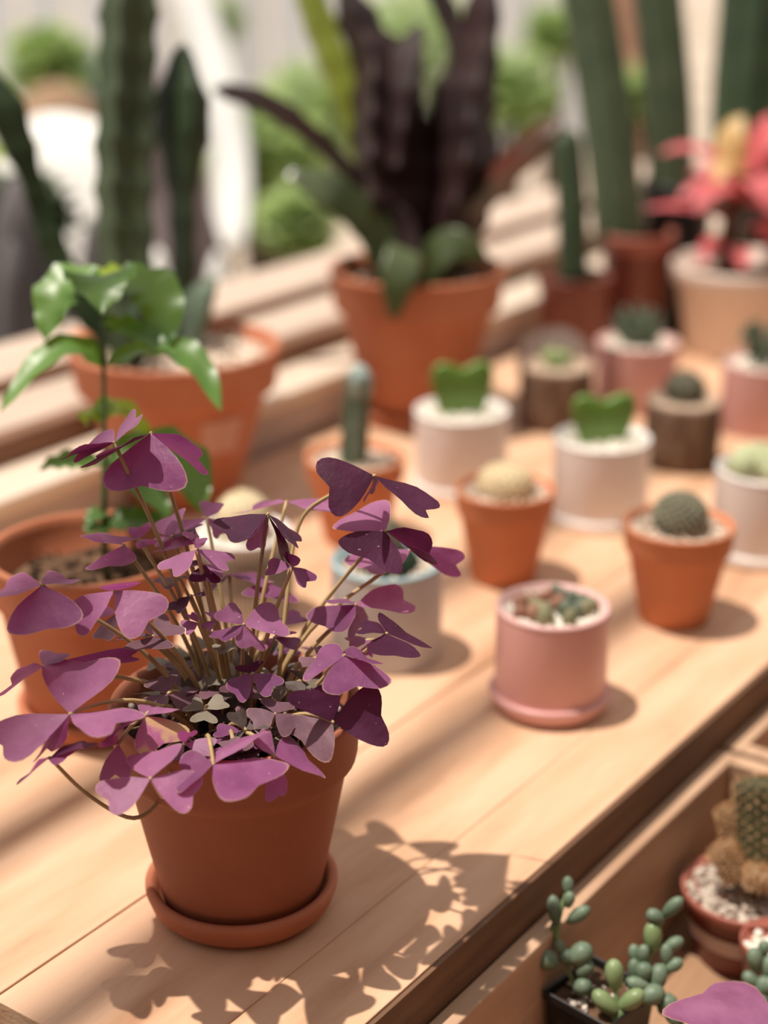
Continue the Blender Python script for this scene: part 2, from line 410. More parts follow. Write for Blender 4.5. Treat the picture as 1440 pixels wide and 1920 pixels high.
for x in (X0 + 0.04, X1 - 0.06):
    for y in (0.44, 0.96):
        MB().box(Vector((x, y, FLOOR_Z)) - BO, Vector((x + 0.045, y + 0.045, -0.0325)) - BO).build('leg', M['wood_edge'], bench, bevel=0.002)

# ------------------------------------------------------------------ lower shelf and crates
SH_Z = -0.135
shelf = thing('shelf', 'low wooden shelf in front of the bench that holds the crates', 'shelf', (0.45, -0.02, FLOOR_Z))
SO = Vector((0.45, -0.02, FLOOR_Z))
for k in range(4):
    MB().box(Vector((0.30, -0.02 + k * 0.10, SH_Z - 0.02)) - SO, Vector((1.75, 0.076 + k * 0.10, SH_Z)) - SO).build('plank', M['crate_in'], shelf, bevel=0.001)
for x in (0.34, 1.66):
    for y in (0.0, 0.32):
        MB().box(Vector((x, y, FLOOR_Z)) - SO, Vector((x + 0.04, y + 0.04, SH_Z - 0.02)) - SO).build('leg', M['wood_edge'], shelf, bevel=0.001)

def crate(x0, x1, label):
    y0, y1, zt = 0.085, 0.4095, -0.031
    o = Vector((x0, y0, SH_Z))
    c = thing('crate', label, 'crate', o, 'wooden crates below the bench')
    t = 0.0135
    def bx(n, a, b, m): MB().box(Vector(a) - o, Vector(b) - o).build(n, m, c, bevel=0.0012)
    bx('side_board', (x0, y1 - t, SH_Z), (x1, y1, zt), M['crate'])
    bx('side_board', (x0, y0, SH_Z), (x1, y0 + t, zt), M['crate'])
    bx('end_board', (x0, y0 + t, SH_Z), (x0 + t, y1 - t, zt), M['crate'])
    bx('end_board', (x1 - t, y0 + t, SH_Z), (x1, y1 - t, zt), M['crate'])
    n = 5
    w = (x1 - x0 - 2 * t) / n
    for k in range(n):
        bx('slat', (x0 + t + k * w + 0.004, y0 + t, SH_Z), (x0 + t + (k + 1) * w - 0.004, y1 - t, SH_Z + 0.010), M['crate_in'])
    return c
crate(0.50, 0.987, 'wooden crate holding the succulents and the golden-spined cactus in a brown pot')
crate(0.993, 1.49, 'wooden crate with no plants in sight, behind the crate of succulents')
CZ = SH_Z + 0.010

# ------------------------------------------------------------------ pot builders
def clay_pot(root, Rr, h, rb, m, soil_in=0.014, name='pot'):
    """flower pot with a collar; returns height and radius of the filling"""
    rc = rb + (Rr - rb) * 0.66
    w = max(0.004, Rr * 0.075)
    pr = [(rb * 0.55, 0.0), (rb * 0.93, 0.0), (rb, h * 0.02), (rb + (rc - rb) * 0.5, h * 0.35), (rc, h * 0.69), (rc + 0.001, h * 0.705),
          (rc + (Rr - rc) * 0.62, h * 0.74), (rc + (Rr - rc) * 0.70, h * 0.77), (Rr * 0.985, h * 0.95), (Rr, h * 0.975), (Rr * 0.99, h * 0.995), (Rr - w * 0.5, h),
          (Rr - w, h * 0.985), (Rr - w * 1.25, h * 0.93), (rc - w, h - soil_in - 0.010), (rc * 0.6, h - soil_in - 0.018)]
    MB().lathe(pr, 56).build(name, m, root)
    zs = h - soil_in
    k = (zs - (h - soil_in - 0.010)) / (h * 0.93 - (h - soil_in - 0.010))
    return zs, (rc - w) + ((Rr - w * 1.25) - (rc - w)) * min(1, max(0, k))

def cyl_pot(root, r, h, m, lip=None, flange=0.0, fill_in=0.006, taper=1.0, rib=None, n=56, name='pot'):
    w = 0.004
    pr = [(r * taper * 0.9, 0), (r * taper * 0.985, 0), (r * taper, h * 0.03), (r, h * 0.93), (r, h * 0.965)]
    pr2 = [(r + 0.0004, h * 0.965), (r + 0.0005, h * 0.99), (r - w * 0.4, h), (r - w, h * 0.99), (r - w, h - fill_in - 0.008), (r * 0.5, h - fill_in - 0.010)]
    if rib:
        MB().lathe(pr, rib * 4, rfun=lambda a, i: 1 - 0.012 * (0.5 + 0.5 * math.cos(a * rib)) ** 2 if 1 < i < 4 else 0.99, cap1=False).build(name, m, root)
    else:
        MB().lathe(pr, n, cap1=False).build(name, m, root)
    MB().lathe(pr2, n, cap0=False).build('rim', lip or m, root)
    if flange:
        MB().lathe([(r * 0.9, 0.001), (r + flange * 0.8, 0.0005), (r + flange, 0.004), (r + flange, 0.009), (r + flange * 0.5, 0.0105), (r * 0.99, 0.0085)], n).build('base_flange', lip or m, root)
    return h - fill_in, r - w

def fill(root, z, r, m, name='soil', amp=0.002, dome=0.0):
    n, rings = 28, 6
    vs, fs = [(0, 0, z + dome)], []
    for j in range(1, rings + 1):
        rr = r * j / rings
        for k in range(n):
            a = 2 * PI * k / n
            p = Vector((rr * math.cos(a), rr * math.sin(a), 0))
            vs.append((p.x, p.y, z + dome * (1 - (j / rings) ** 2) + amp * noise.noise(p * 90 + Vector((z * 99, 0, r * 77)))))
    for k in range(n):
        fs.append((0, 1 + k, 1 + (k + 1) % n))
        for j in range(rings - 1):
            a, b = 1 + j * n, 1 + (j + 1) * n
            fs.append((a + k, b + k, b + (k + 1) % n, a + (k + 1) % n))
    return MB().add(vs, fs).build(name, m, root)

def pebbles(root, z, r, m, n=150, s=0.003, name='gravel', r0=0.0, label=None):
    mb = MB()
    for i in range(n):
        a = R.random() * 2 * PI
        q = math.sqrt(R.uniform(r0 * r0, 1)) * (r - s * 0.6)
        k = s * R.uniform(0.6, 1.25)
        mb.blob((q * math.cos(a), q * math.sin(a), z + k * R.uniform(-0.1, 0.5)), (k, k * R.uniform(0.7, 1), k * R.uniform(0.5, 0.8)), 1, 0.5,
                Matrix.Rotation(R.random() * 6, 3, 'Z') @ Matrix.Rotation(R.random(), 3, 'X'))
    return mb.build(name, m, root, stuff=True, label=label)

def gravel_bed(root, z, r, m, n=150, s=0.003):
    fill(root, z - s * 0.4, r, m, 'gravel_bed', 0.001)
    pebbles(root, z, r, m, n, s)

def saucer_mesh(r, h, m, rb=None):
    rb = rb or r * 0.84
    mb = MB().lathe([(rb * 0.9, 0), (rb, 0.0), (rb + (r - rb) * 0.7, h * 0.35), (r, h * 0.78), (r, h * 0.93), (r - 0.002, h), (r - 0.005, h * 0.97),
                     (r - 0.007, h * 0.7), (rb - 0.003, h * 0.28), (rb * 0.5, h * 0.25)], 64)
    return mb

def spikes(mb, p, nrm, L, n, spread, w=0.0004):
    for i in range(n):
        d = (nrm + Vector((R.uniform(-1, 1), R.uniform(-1, 1), R.uniform(-1, 1))) * spread).normalized()
        u = d.cross(Vector((0.3, 0.7, 0.2))).normalized() * w
        v = d.cross(u).normalized() * w
        mb.add([p + u, p - u * 0.5 + v * 0.8, p - u * 0.5 - v * 0.8, p + d * L * R.uniform(0.7, 1.1)], [(0, 1, 3), (1, 2, 3), (2, 0, 3)], False)

def ball_cactus(root, c, r, hz, ribs, m, sm, L=0.004, depth=0.14, name='cactus', n_sp=4, rows=9):
    c = Vector(c)
    nseg = ribs * 6
    prof = []
    for i in range(13):
        a = -PI * 0.42 + (PI * 0.92) * i / 12
        prof.append((max(0.0008, r * math.cos(a)), hz * math.sin(a)))
    MB().lathe(prof, nseg, c, lambda a, i: 1 - depth * (0.5 - 0.5 * math.cos(a * ribs))).build(name, m, root)
    mb = MB()
    for k in range(ribs):
        a = 2 * PI * k / ribs
        for j in range(rows):
            b = -0.35 + (PI / 2 + 0.25) * (j + 0.5 * (k % 2)) / rows
            nn = Vector((math.cos(a) * math.cos(b), math.sin(a) * math.cos(b), math.sin(b) * r / hz)).normalized()
            p = c + Vector((r * math.cos(b) * math.cos(a), r * math.cos(b) * math.sin(a), hz * math.sin(b)))
            spikes(mb, p, nn, L, n_sp, 0.8)
    mb.build('spines', sm, root, stuff=True)

def tubercles(root, c, r, hz, n, s, m, top=1.0):
    mb = MB()
    for i in range(n):
        zz = 1 - 1.25 * (i + 0.5) / n
        a = i * 2.39996
        q = math.sqrt(max(0, 1 - zz * zz))
        mb.blob((c[0] + r * q * math.cos(a), c[1] + r * q * math.sin(a), c[2] + hz * zz), s * (0.7 + 0.3 * q), 1)
    mb.build('tubercles', m, root, stuff=True)

def winged(mb, path, rad, wings=3, core=0.30, scal=0.22, step=0.02, twist=0.0, phase=0.3, tip=True):
    """cactus stem with thin scalloped wings; rad is the wing radius (number or list along the path)"""
    pts = [Vector(p) for p in path]
    fine = crv(pts, 14) if len(pts) > 2 else [pts[0].lerp(pts[1], t / 24) for t in range(25)]
    m = len(fine)
    L = [0.0]
    for i in range(1, m): L.append(L[-1] + (fine[i] - fine[i-1]).length)
    T = [(fine[min(i+1, m-1)] - fine[max(i-1, 0)]).normalized() for i in range(m)]
    u = T[0].cross(Vector((0.2, 0.9, 0.1))).normalized()
    n = wings * 4
    vs, fs = [], []
    for i in range(m):
        u = (u - T[i] * u.dot(T[i])).normalized()
        w = T[i].cross(u)
        t = L[i] / L[-1]
        if isinstance(rad, (list, tuple)):
            q = t * (len(rad) - 1); j = min(int(q), len(rad) - 2)
            r = rad[j] + (rad[j+1] - rad[j]) * (q - j)
        else: r = rad
        if tip: r *= min(1.0, (max(0.0, 1 - t) * L[-1] / max(r * 1.6, 1e-5)) ** 0.6 + 0.04)
        sc_ = 1 - scal * abs(math.sin(PI * L[i] / step)) ** 0.7
        for k in range(n):
            a = phase + twist * t + 2 * PI * k / n
            kk = k % 4
            rr = r * (sc_ if kk == 0 else (core + 0.09 if kk in (1, 3) else core))
            if kk in (1, 3):
                a = phase + twist * t + 2 * PI * (k + (-0.86 if kk == 1 else 0.86)) / n
                rr = r * (sc_ - 0.05 if False else max(core + 0.05, sc_ * 0.93 - 0.02))
                a0 = phase + twist * t + 2 * PI * ((k - 1) if kk == 1 else (k + 1)) / n
                thick = 0.10
                a = a0 + (thick if kk == 1 else -thick)
            vs.append(fine[i] + u * (rr * math.cos(a)) + w * (rr * math.sin(a)))
    for i in range(m - 1):
        for k in range(n):
            k2 = (k + 1) % n
            fs.append((i*n+k, i*n+k2, (i+1)*n+k2, (i+1)*n+k))
    fs.append(tuple((m-1)*n + k for k in range(n)))
    fs.append(tuple(reversed(range(n))))
    return mb.add(vs, fs)

def column(mb, path, rad, ribs=6, depth=0.22, n_per=6, dome=True):
    fine = crv(path, 8) if len(path) > 2 else [Vector(path[0]).lerp(Vector(path[1]), t / 20) for t in range(21)]
    m = len(fine)
    rs = []
    for i in range(m):
        t = i / (m - 1)
        r = rad if not isinstance(rad, (list, tuple)) else rad[0] + (rad[1] - rad[0]) * t
        if dome and t > 0.9: r *= math.sqrt(max(0.02, 1 - ((t - 0.9) / 0.1) ** 2))
        rs.append(r)
    return mb.tube(fine, rs, ribs * n_per, lambda a, i: 1 - depth * (0.5 - 0.5 * math.cos(a * ribs)) ** 0.8)

def blade(mb, p0, p1, p2, w, up=Vector((0, 0, 1)), fold=0.15, wave=0.0, nl=10, nw=4, shape=0.5, waves=5, thick=0.0):
    """a leaf blade: spine p0-p1-p2 (p1 on the curve), half width w"""
    c1 = p1 * 2 - (p0 + p2) * 0.5
    vs, fs = [], []
    ph = R.random() * 6
    for i in range(nl + 1):
        t = i / nl
        p = p0 * (1-t)**2 + c1 * (2*t*(1-t)) + p2 * t*t
        d = ((c1 - p0) * (2*(1-t)) + (p2 - c1) * (2*t)).normalized()
        s = d.cross(up)
        s = s.normalized() if s.length > 1e-4 else Vector((1, 0, 0))
        nn = s.cross(d).normalized()
        ww = w * (max(0.0, math.sin(PI * (t ** (0.6 + shape * 0.6)))) ** 0.75 + 0.02) * (1 if t < 1 else 0.02)
        for k in range(-nw // 2, nw // 2 + 1):
            q = k / (nw / 2)
            vs.append(p + s * (q * ww) + nn * (abs(q) * ww * fold + wave * w * abs(q) ** 2 * math.sin(ph + waves * 2 * PI * t + (2 if q > 0 else 0))))
    n = nw + 1
    for i in range(nl):
        for k in range(nw):
            fs.append((i*n+k, i*n+k+1, (i+1)*n+k+1, (i+1)*n+k))
    return mb.add(vs, fs)

# ------------------------------------------------------------------ the oxalis in the foreground
OX = ground(455, 1690); OX.z = 0.0
POT_H, POT_R, POT_B = 0.125, 0.0695, 0.0445
SAU_H = 0.019
saucer = saucer_mesh(0.0548, SAU_H, None, 0.0455).build('saucer', M['terra'])
saucer.location = OX
tag(saucer, 'terracotta saucer under the pot of purple oxalis in the foreground', 'saucer')
ox = thing('potted_oxalis', 'purple oxalis with three-part leaves in a terracotta pot in the foreground', 'plant', OX + Vector((0, 0, SAU_H * 0.27)), None)
OXO = Vector(ox.location)
zs, rs = clay_pot(ox, POT_R, POT_H, POT_B, M['terra_dk'], 0.013)
fill(ox, zs, rs, M['soil'], 'soil', 0.006, 0.004)
pebbles(ox, zs + 0.003, rs, M['perlite'], 110, 0.0021, 'perlite')
mb = MB()
for i in range(40):
    a = R.random() * 6.28; q = rs * math.sqrt(R.random()) * 0.9
    p = Vector((q * math.cos(a), q * math.sin(a), zs + 0.005)); d = Vector((R.uniform(-1, 1), R.uniform(-1, 1), R.uniform(-0.1, 0.3))).normalized() * R.uniform(0.006, 0.014)
    mb.tube([p - d, p + Vector((0, 0, 0.002)), p + d], 0.0006, 5)
mb.build('dry_stalks', M['stem'], ox, stuff=True)

HALF = [(0.0, 0.0), (0.11, 0.135), (0.25, 0.305), (0.41, 0.47), (0.57, 0.60), (0.71, 0.68), (0.83, 0.705), (0.925, 0.665), (0.98, 0.56), (1.0, 0.42), (0.985, 0.27), (0.95, 0.12), (0.925, 0.0)]
def leaflet_mesh(O, A, B, fold, cup):
    """heart-shaped leaflet from its hub O to its two lobes A and B (local metres)"""
    a, b = A - O, B - O
    n = a.cross(b)
    n = n.normalized() if n.length > 1e-9 else Vector((0, 0, 1))
    Rm = max(a.length, b.length)
    seed = R.random() * 40
    rows = (0.0, 0.5, 1.0)
    vs, fs = [], []
    dip = R.choice((0.0, 0.0, 0.02, 0.05, 0.10))
    def P(x, y):
        if x > 0.6: x -= dip * max(0.0, 1 - abs(y) / 0.42) * (x - 0.6) / 0.31
        s = (x / 0.78 + y / 0.66) / 2; t = (x / 0.78 - y / 0.66) / 2
        lift = fold * Rm * (x * 0.846 - abs(y)) * 0.9 - cup * Rm * (x * x - 0.6 * x) + 0.02 * Rm * math.sin(9 * x + seed) * abs(y) * 2
        return O + a * s + b * t + n * lift
    idx = {}
    def vid(x, y):
        k = (round(x, 5), round(y, 5))
        if k not in idx:
            idx[k] = len(vs); vs.append(P(x, y))
        return idx[k]
    for sgn in (1, -1):
        for i in range(len(HALF) - 1):
            x0, y0 = HALF[i]; x1, y1 = HALF[i+1]
            m0, m1 = 0.862 * i / (len(HALF) - 1), 0.862 * (i + 1) / (len(HALF) - 1)
            prev0, prev1 = vid(m0, 0), vid(m1, 0)
            for q in (0.5, 1.0):
                c0 = vid(m0 + (x0 - m0) * q, sgn * y0 * q); c1 = vid(m1 + (x1 - m1) * q, sgn * y1 * q)
                f = [prev0, prev1, c1, c0] if sgn < 0 else [prev0, c0, c1, prev1]
                g = []
                for v in f:
                    if v not in g: g.append(v)
                if len(g) > 2: fs.append(tuple(g))
                prev0, prev1 = c0, c1
    mb = MB().add(vs, fs)
    mb.rim = [0.0] * len(vs)
    for i in range(2, len(HALF)):
        for sgn in (1, -1):
            mb.rim[vid(HALF[i][0], sgn * HALF[i][1])] = 1.0
    return mb

def solve(hub, D, A, B, Rpx):
    """depth of the two lobes so that the leaflet keeps its true size and opening; the flattest answer wins"""
    ax, ay = A[0] - hub[0], A[1] - hub[1]
    bx, by = B[0] - hub[0], B[1] - hub[1]
    la, lb, lab = math.hypot(ax, ay), math.hypot(bx, by), math.hypot(ax - bx, ay - by)
    Rr = max(la, lb, lab / 1.30, Rpx)
    za, zb = math.sqrt(max(0, Rr * Rr - la * la)), math.sqrt(max(0, Rr * Rr - lb * lb))
    th = PITCH + math.atan((hub[1] - 960) / F_PX)
    pa, pb = -ay / math.tan(th + 0.35) * 0.8, -by / math.tan(th + 0.35) * 0.8
    best = None
    for sa in (-1, -0.5, 0.5, 1):
        for sb in (-1, -0.5, 0.5, 1):
            ch = math.sqrt(lab**2 + (sa*za - sb*zb)**2)
            e = abs(ch - 1.30 * Rr) * 1.2 + 0.35 * (abs(sa*za - pa) + abs(sb*zb - pb)) + (0.15 * Rr if abs(sa) < 1 else 0)
            if best is None or e < best[0]: best = (e, sa*za, sb*zb)
    k = D / F_PX
    return at(A[0], A[1], D + best[1] * k), at(B[0], B[1], D + best[2] * k)

# hub px, depth, kind, lobe radius px, leaflets (pairs of lobe px [+ kind]), optional stem way-points px
OXL = [
 ((214,830), .865, 'pink_leaf', 78, [((144,863),(205,804)), ((128,856),(152,836),'dark_leaf'), ((240,777),(259,791))]),
 ((283,812), .875, 'purple', 112, [((196,896),(346,896)), ((357,826),(372,880)), ((171,870),(215,838),'dark_leaf')]),
 ((260,1011), .885, 'pink_leaf', 60, [((287,983),(241,996)), ((203,1003),(212,1018)), ((295,1013),(256,1025))]),
 ((232,1022), .90, 'purple', 70, [((166,1062),(252,1050)), ((160,1010),(204,1003))]),
 ((322,1006), .895, 'pink_leaf', 62, [((287,988),(346,957)), ((290,1008),(298,1022)), ((372,984),(352,1003),'dark_leaf')]),
 ((388,972), .93, 'purple', 72, [((376,943),(418,950)), ((426,984),(402,1002)), ((318,984),(345,1001))]),
 ((368,1031), .865, 'pink_leaf', 66, [((303,1054),(345,1073)), ((429,1037),(412,1066)), ((388,1013),(362,1013))]),
 ((368,1020), .88, 'pink_leaf', 72, [((292,1034),(330,1003)), ((345,1002),(372,1000))]),
 ((383,1058), .875, 'dark_leaf', 40, [((356,1083),(412,1086)), ((415,1062),(410,1080),'pink_leaf'), ((365,1050),(362,1062))]),
 ((78,1097), .85, 'purple', 106, [((16,1173),(150,1148)), ((0,1121),(38,1076),'pink_leaf'), ((92,1073),(146,1090))]),
 ((214,1108), .845, 'pink_leaf', 92, [((136,1128),(165,1182)), ((306,1120),(233,1188)), ((262,1094),(190,1101))]),
 ((337,1083), .90, 'dull_leaf', 48, [((292,1085),(320,1102)), ((370,1075),(385,1092))]),
 ((358,1117), .89, 'dark_leaf', 48, [((316,1132),(344,1143)), ((378,1116),(403,1104))]),
 ((218,1150), .885, 'pink_leaf', 48, [((182,1158),(200,1136)), ((177,1186),(214,1191),'dull_leaf')]),
 ((287,1193), .87, 'dull_leaf', 60, [((235,1212),(324,1210)), ((217,1198),(243,1185)), ((296,1153),(342,1186)), ((255,1166),(275,1160))]),
 ((457,1171), .86, 'pink_leaf', 64, [((407,1160),(443,1134)), ((498,1130),(532,1191)), ((443,1204),(495,1212)), ((399,1186),(436,1197),'purple')]),
 ((548,1063), .87, 'purple', 46, [((505,1078),(514,1047)), ((590,1076),(562,1096)), ((527,1033),(562,1052))]),
 ((502,964), .87, 'dark_leaf', 92, [((412,974),(460,1013)), ((464,1018),(500,1012),'pink_leaf'), ((526,1030),(547,1039)), ((555,999),(545,1018))]),
 ((702,892), .88, 'dark_leaf', 92, [((609,861),(644,963)), ((806,928),(775,957)), ((686,935),(708,914))], [(560,985),(625,925)]),
 ((537,941), .93, 'pink_leaf', 84, [((448,961),(500,939)), ((626,934),(598,958))]),
 ((723,996), .885, 'dark_leaf', 94, [((631,990),(725,939),'pink_leaf'), ((641,1010),(752,1066)), ((790,996),(803,1053))], [(600,1140),(665,1060)]),
 ((770,1030), .925, 'pink_leaf', 80, [((852,1030),(842,1078)), ((660,1042),(735,1068))]),
 ((667,1134), .90, 'purple', 86, [((582,1145),(652,1175)), ((690,1155),(655,1193),'pink_leaf'), ((615,1128),(655,1124),'pink_leaf'), ((764,1147),(727,1096),'pink_leaf')]),
 ((725,1188), .87, 'dark_leaf', 76, [((677,1186),(695,1162)), ((691,1216),(785,1224)), ((713,1152),(804,1215))], [(600,1285),(655,1245)]),
 ((700,1200), .90, 'pink_leaf', 50, [((655,1192),(668,1212)), ((675,1222),(700,1225))]),
 ((646,1229), .855, 'purple', 92, [((620,1206),(577,1273)), ((608,1288),(729,1270)), ((660,1214),(714,1246))], [(545,1335)]),
 ((624,1354), .845, 'dark_leaf', 98, [((691,1287),(713,1397)), ((535,1345),(616,1423),'dull_leaf'), ((545,1314),(633,1292))]),
 ((400,1433), .82, 'purple', 92, [((420,1495),(528,1428)), ((397,1405),(494,1375),'pink_leaf'), ((342,1480),(352,1408))]),
 ((515,1418), .83, 'purple', 70, [((541,1381),(602,1455)), ((537,1470),(497,1489),'pink_leaf'), ((505,1370),(480,1395),'pink_leaf')]),
 ((345,1395), .84, 'pink_leaf', 46, [((395,1383),(386,1416)), ((333,1375),(368,1374)), ((303,1405),(338,1422),'dark_leaf')]),
 ((272,1342), .842, 'pink_leaf', 80, [((262,1322),(331,1331)), ((257,1404),(350,1366),'burnt_leaf'), ((194,1388),(238,1350),'purple')]),
 ((131,1339), .83, 'pink_leaf', 118, [((0,1352),(47,1418)), ((257,1332),(168,1375)), ((83,1258),(221,1253)), ((68,1416),(118,1388),'purple')]),
 ((82,1250), .855, 'purple', 82, [((2,1302),(42,1250)), ((76,1221),(127,1231)), ((219,1217),(223,1244))]),
 ((93,1421), .82, 'dark_leaf', 66, [((36,1464),(70,1428),'purple'), ((141,1399),(102,1432),'purple'), ((170,1398),(135,1392))], [(304,1491),(250,1534),(165,1490)]),
 ((282,1460), .81, 'pink_leaf', 88, [((193,1465),(233,1521)), ((366,1448),(334,1519)), ((240,1425),(338,1402))], [(310,1494)]),
 ((222,1395), .84, 'pink_leaf', 60, [((187,1453),(243,1445)), ((190,1400),(215,1370))]),
 ((384,1330), .865, 'grey_leaf', 42, [((358,1348),(407,1351)), ((348,1332),(372,1308)), ((423,1327),(405,1303))]),
 ((316,1300), .868, 'dull_leaf', 58, [((272,1285),(335,1258)), ((261,1314),(307,1331)), ((366,1301),(339,1332))]),
 ((386,1312), .885, 'grey_leaf', 42, [((362,1294),(388,1272)), ((345,1292),(363,1276),'dkgrey_leaf')]),
 ((473,1263), .865, 'purple', 54, [((428,1279),(462,1311)), ((526,1270),(492,1302)), ((442,1254),(492,1241),'dark_leaf')]),
 ((460,1368), .85, 'dkgrey_leaf', 46, [((428,1345),(460,1335)), ((497,1366),(478,1348)), ((420,1385),(440,1395))]),
 ((440,1408), .835, 'dull_leaf', 32, [((413,1396),(447,1384))]),
 ((572,1277), .865, 'grey_leaf', 40, [((533,1280),(568,1301),'dkgrey_leaf'), ((603,1274),(592,1292)), ((543,1258),(570,1262),'dkgrey_leaf')]),
 ((515,1196), .89, 'purple', 44, [((556,1196),(546,1217)), ((522,1180),(552,1188)), ((500,1215),(480,1205),'pink_leaf')]),
 ((518,1172), .92, 'dark_leaf', 46, [((545,1145),(569,1166)), ((495,1150),(520,1140))]),
 ((505,1093), .94, 'purple', 64, [((456,1110),(558,1124)), ((425,1078),(470,1072))]),
 ((430,1078), .945, 'purple', 70, [((500,1083),(480,1094)), ((385,1100),(395,1110),'dark_leaf')]),
 ((408,1163), .875, 'pink_leaf', 34, [((378,1170),(396,1179)), ((385,1150),(400,1148))]),
 ((372,1168), .875, 'pink_leaf', 34, [((342,1164),(357,1188)), ((350,1155),(368,1150))]),
 ((448,1212), .885, 'grey_leaf', 44, [((406,1206),(420,1223)), ((438,1241),(473,1239),'dkgrey_leaf')]),
 ((600,1236), .875, 'dull_leaf', 36, [((567,1232),(573,1250)), ((590,1218),(605,1215))]),
 ((445,1300), .875, 'dull_leaf', 40, [((415,1295),(440,1275)), ((470,1285),(480,1310)), ((425,1320),(450,1325),'dkgrey_leaf')]),
 ((520,1320), .87, 'dkgrey_leaf', 40, [((490,1325),(510,1345)), ((545,1310),(550,1330)), ((510,1295),(535,1300),'grey_leaf')]),
]
def ox_leaf(i, ent, parent, org, root_pt, soil_top):
    hub, D, kind, Rp, lets = ent[:5]
    H = at(hub[0], hub[1], D)
    Hl = H - org
    rad = math.hypot(Hl.x, Hl.y)
    way = [at(x, y, D + 0.012 + 0.012 * (len(ent[5]) - j) if len(ent) > 5 else D) - org for j, (x, y) in enumerate(ent[5])] if len(ent) > 5 else []
    L = (Hl - root_pt).length
    if way:
        pts = crv([root_pt, root_pt.lerp(way[0], 0.45) + Vector((0, 0, 0.25 * (way[0] - root_pt).length * 0.4))] + way + [Hl], 6)
    else:
        low = Hl.z < POT_H + 0.035
        c1 = root_pt + Vector((Hl.x - root_pt.x, Hl.y - root_pt.y, 0)) * (0.18 if not low else 0.3) + Vector((0, 0, L * 0.5 if not low else 0.35 * L + 0.012))
        c2 = Hl + Vector((root_pt.x - Hl.x, root_pt.y - Hl.y, 0)) * 0.22 - Vector((0, 0, L * 0.16)) * (1 if not low else -0.2)
        pts = bez(root_pt, c1, c2, Hl, 12)
    n = len(pts)
    mb = MB().tube(pts, [0.0015 - 0.0005 * k / (n - 1) for k in range(n)], 6)
    mb.blob(Hl, 0.0011, 1)
    st = mb.build('stem', M['stem'], parent)
    for lf in lets:
        A, B = solve(hub, D, lf[0], lf[1], Rp)
        a, b = A - org, B - org
        if (a - Hl).cross(b - Hl).z < 0: a, b = b, a
        leaflet_mesh(Hl, a, b, R.uniform(-0.16, 0.10), R.uniform(0.0, 0.16)).build('leaflet', M[lf[2] if len(lf) > 2 else kind], st)

for i, ent in enumerate(OXL):
    H = at(*ent[0], ent[1]) - OXO
    a = math.atan2(H.y, H.x) + R.uniform(-0.5, 0.5)
    low = H.z < POT_H + 0.035
    q = min(0.046 if low else 0.03, (0.62 if low else 0.35) * math.hypot(H.x, H.y)) * R.uniform(0.6, 1.0)
    ox_leaf(i, ent, ox, OXO, Vector((q * math.cos(a), q * math.sin(a), zs)), zs)

# small low leaves between the stems
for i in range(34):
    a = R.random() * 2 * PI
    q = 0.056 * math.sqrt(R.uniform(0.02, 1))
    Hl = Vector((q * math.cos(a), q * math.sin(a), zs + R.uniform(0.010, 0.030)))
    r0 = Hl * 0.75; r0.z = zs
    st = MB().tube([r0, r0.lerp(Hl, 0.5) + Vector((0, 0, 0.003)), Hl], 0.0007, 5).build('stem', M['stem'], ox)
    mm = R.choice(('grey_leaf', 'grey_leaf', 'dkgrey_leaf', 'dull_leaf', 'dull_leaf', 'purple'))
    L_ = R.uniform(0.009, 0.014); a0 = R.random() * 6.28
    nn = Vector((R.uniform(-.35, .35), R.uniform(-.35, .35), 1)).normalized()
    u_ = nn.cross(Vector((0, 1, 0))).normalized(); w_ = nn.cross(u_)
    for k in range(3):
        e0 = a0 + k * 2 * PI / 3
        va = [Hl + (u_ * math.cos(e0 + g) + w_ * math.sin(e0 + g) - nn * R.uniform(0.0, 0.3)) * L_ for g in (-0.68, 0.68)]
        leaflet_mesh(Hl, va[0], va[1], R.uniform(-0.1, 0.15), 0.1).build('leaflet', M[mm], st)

# ------------------------------------------------------------------ second pot: glossy green seedling
P2 = ground(188, 1342); P2.z = 0
s2 = saucer_mesh(0.056, 0.018, None, 0.047).build('saucer', M['terra'])
s2.location = P2
tag(s2, 'terracotta saucer behind the purple oxalis, under the pot of the green seedling', 'saucer')
pl2 = thing('potted_seedling', 'glossy green seedling in a terracotta pot at the left, behind the purple oxalis', 'plant', P2 + Vector((0, 0, 0.005)))
O2 = Vector(pl2.location)
z2, r2 = clay_pot(pl2, 0.069, 0.124, 0.047, M['terra'], 0.026)
fill(pl2, z2, r2, M['soil_dry'], 'soil', 0.005)
pebbles(pl2, z2 + 0.001, r2, M['soil'], 90, 0.0025, 'soil_crumbs')
D2 = depth_of(O2 + Vector((0, 0, 0.13)))
SX, DS = 193, D2 - 0.0
base2 = Vector((0, 0, z2))
def p2(x, y, dd=0.0): return at(x, y, DS + dd) - O2
b0 = p2(193, 1000); b0.z = z2
stem_pts = [b0, p2(195, 960), p2(196, 900), p2(195, 780), p2(194, 690), p2(193, 600), p2(190, 545)]
MB().tube(crv(stem_pts, 5), [0.0024] * 12 + [0.0016] * 19, 8).build('stem', M['green_stem'], pl2)
UPC = (Vector((0, 0, 1)) - fw0 * 0.35).normalized()
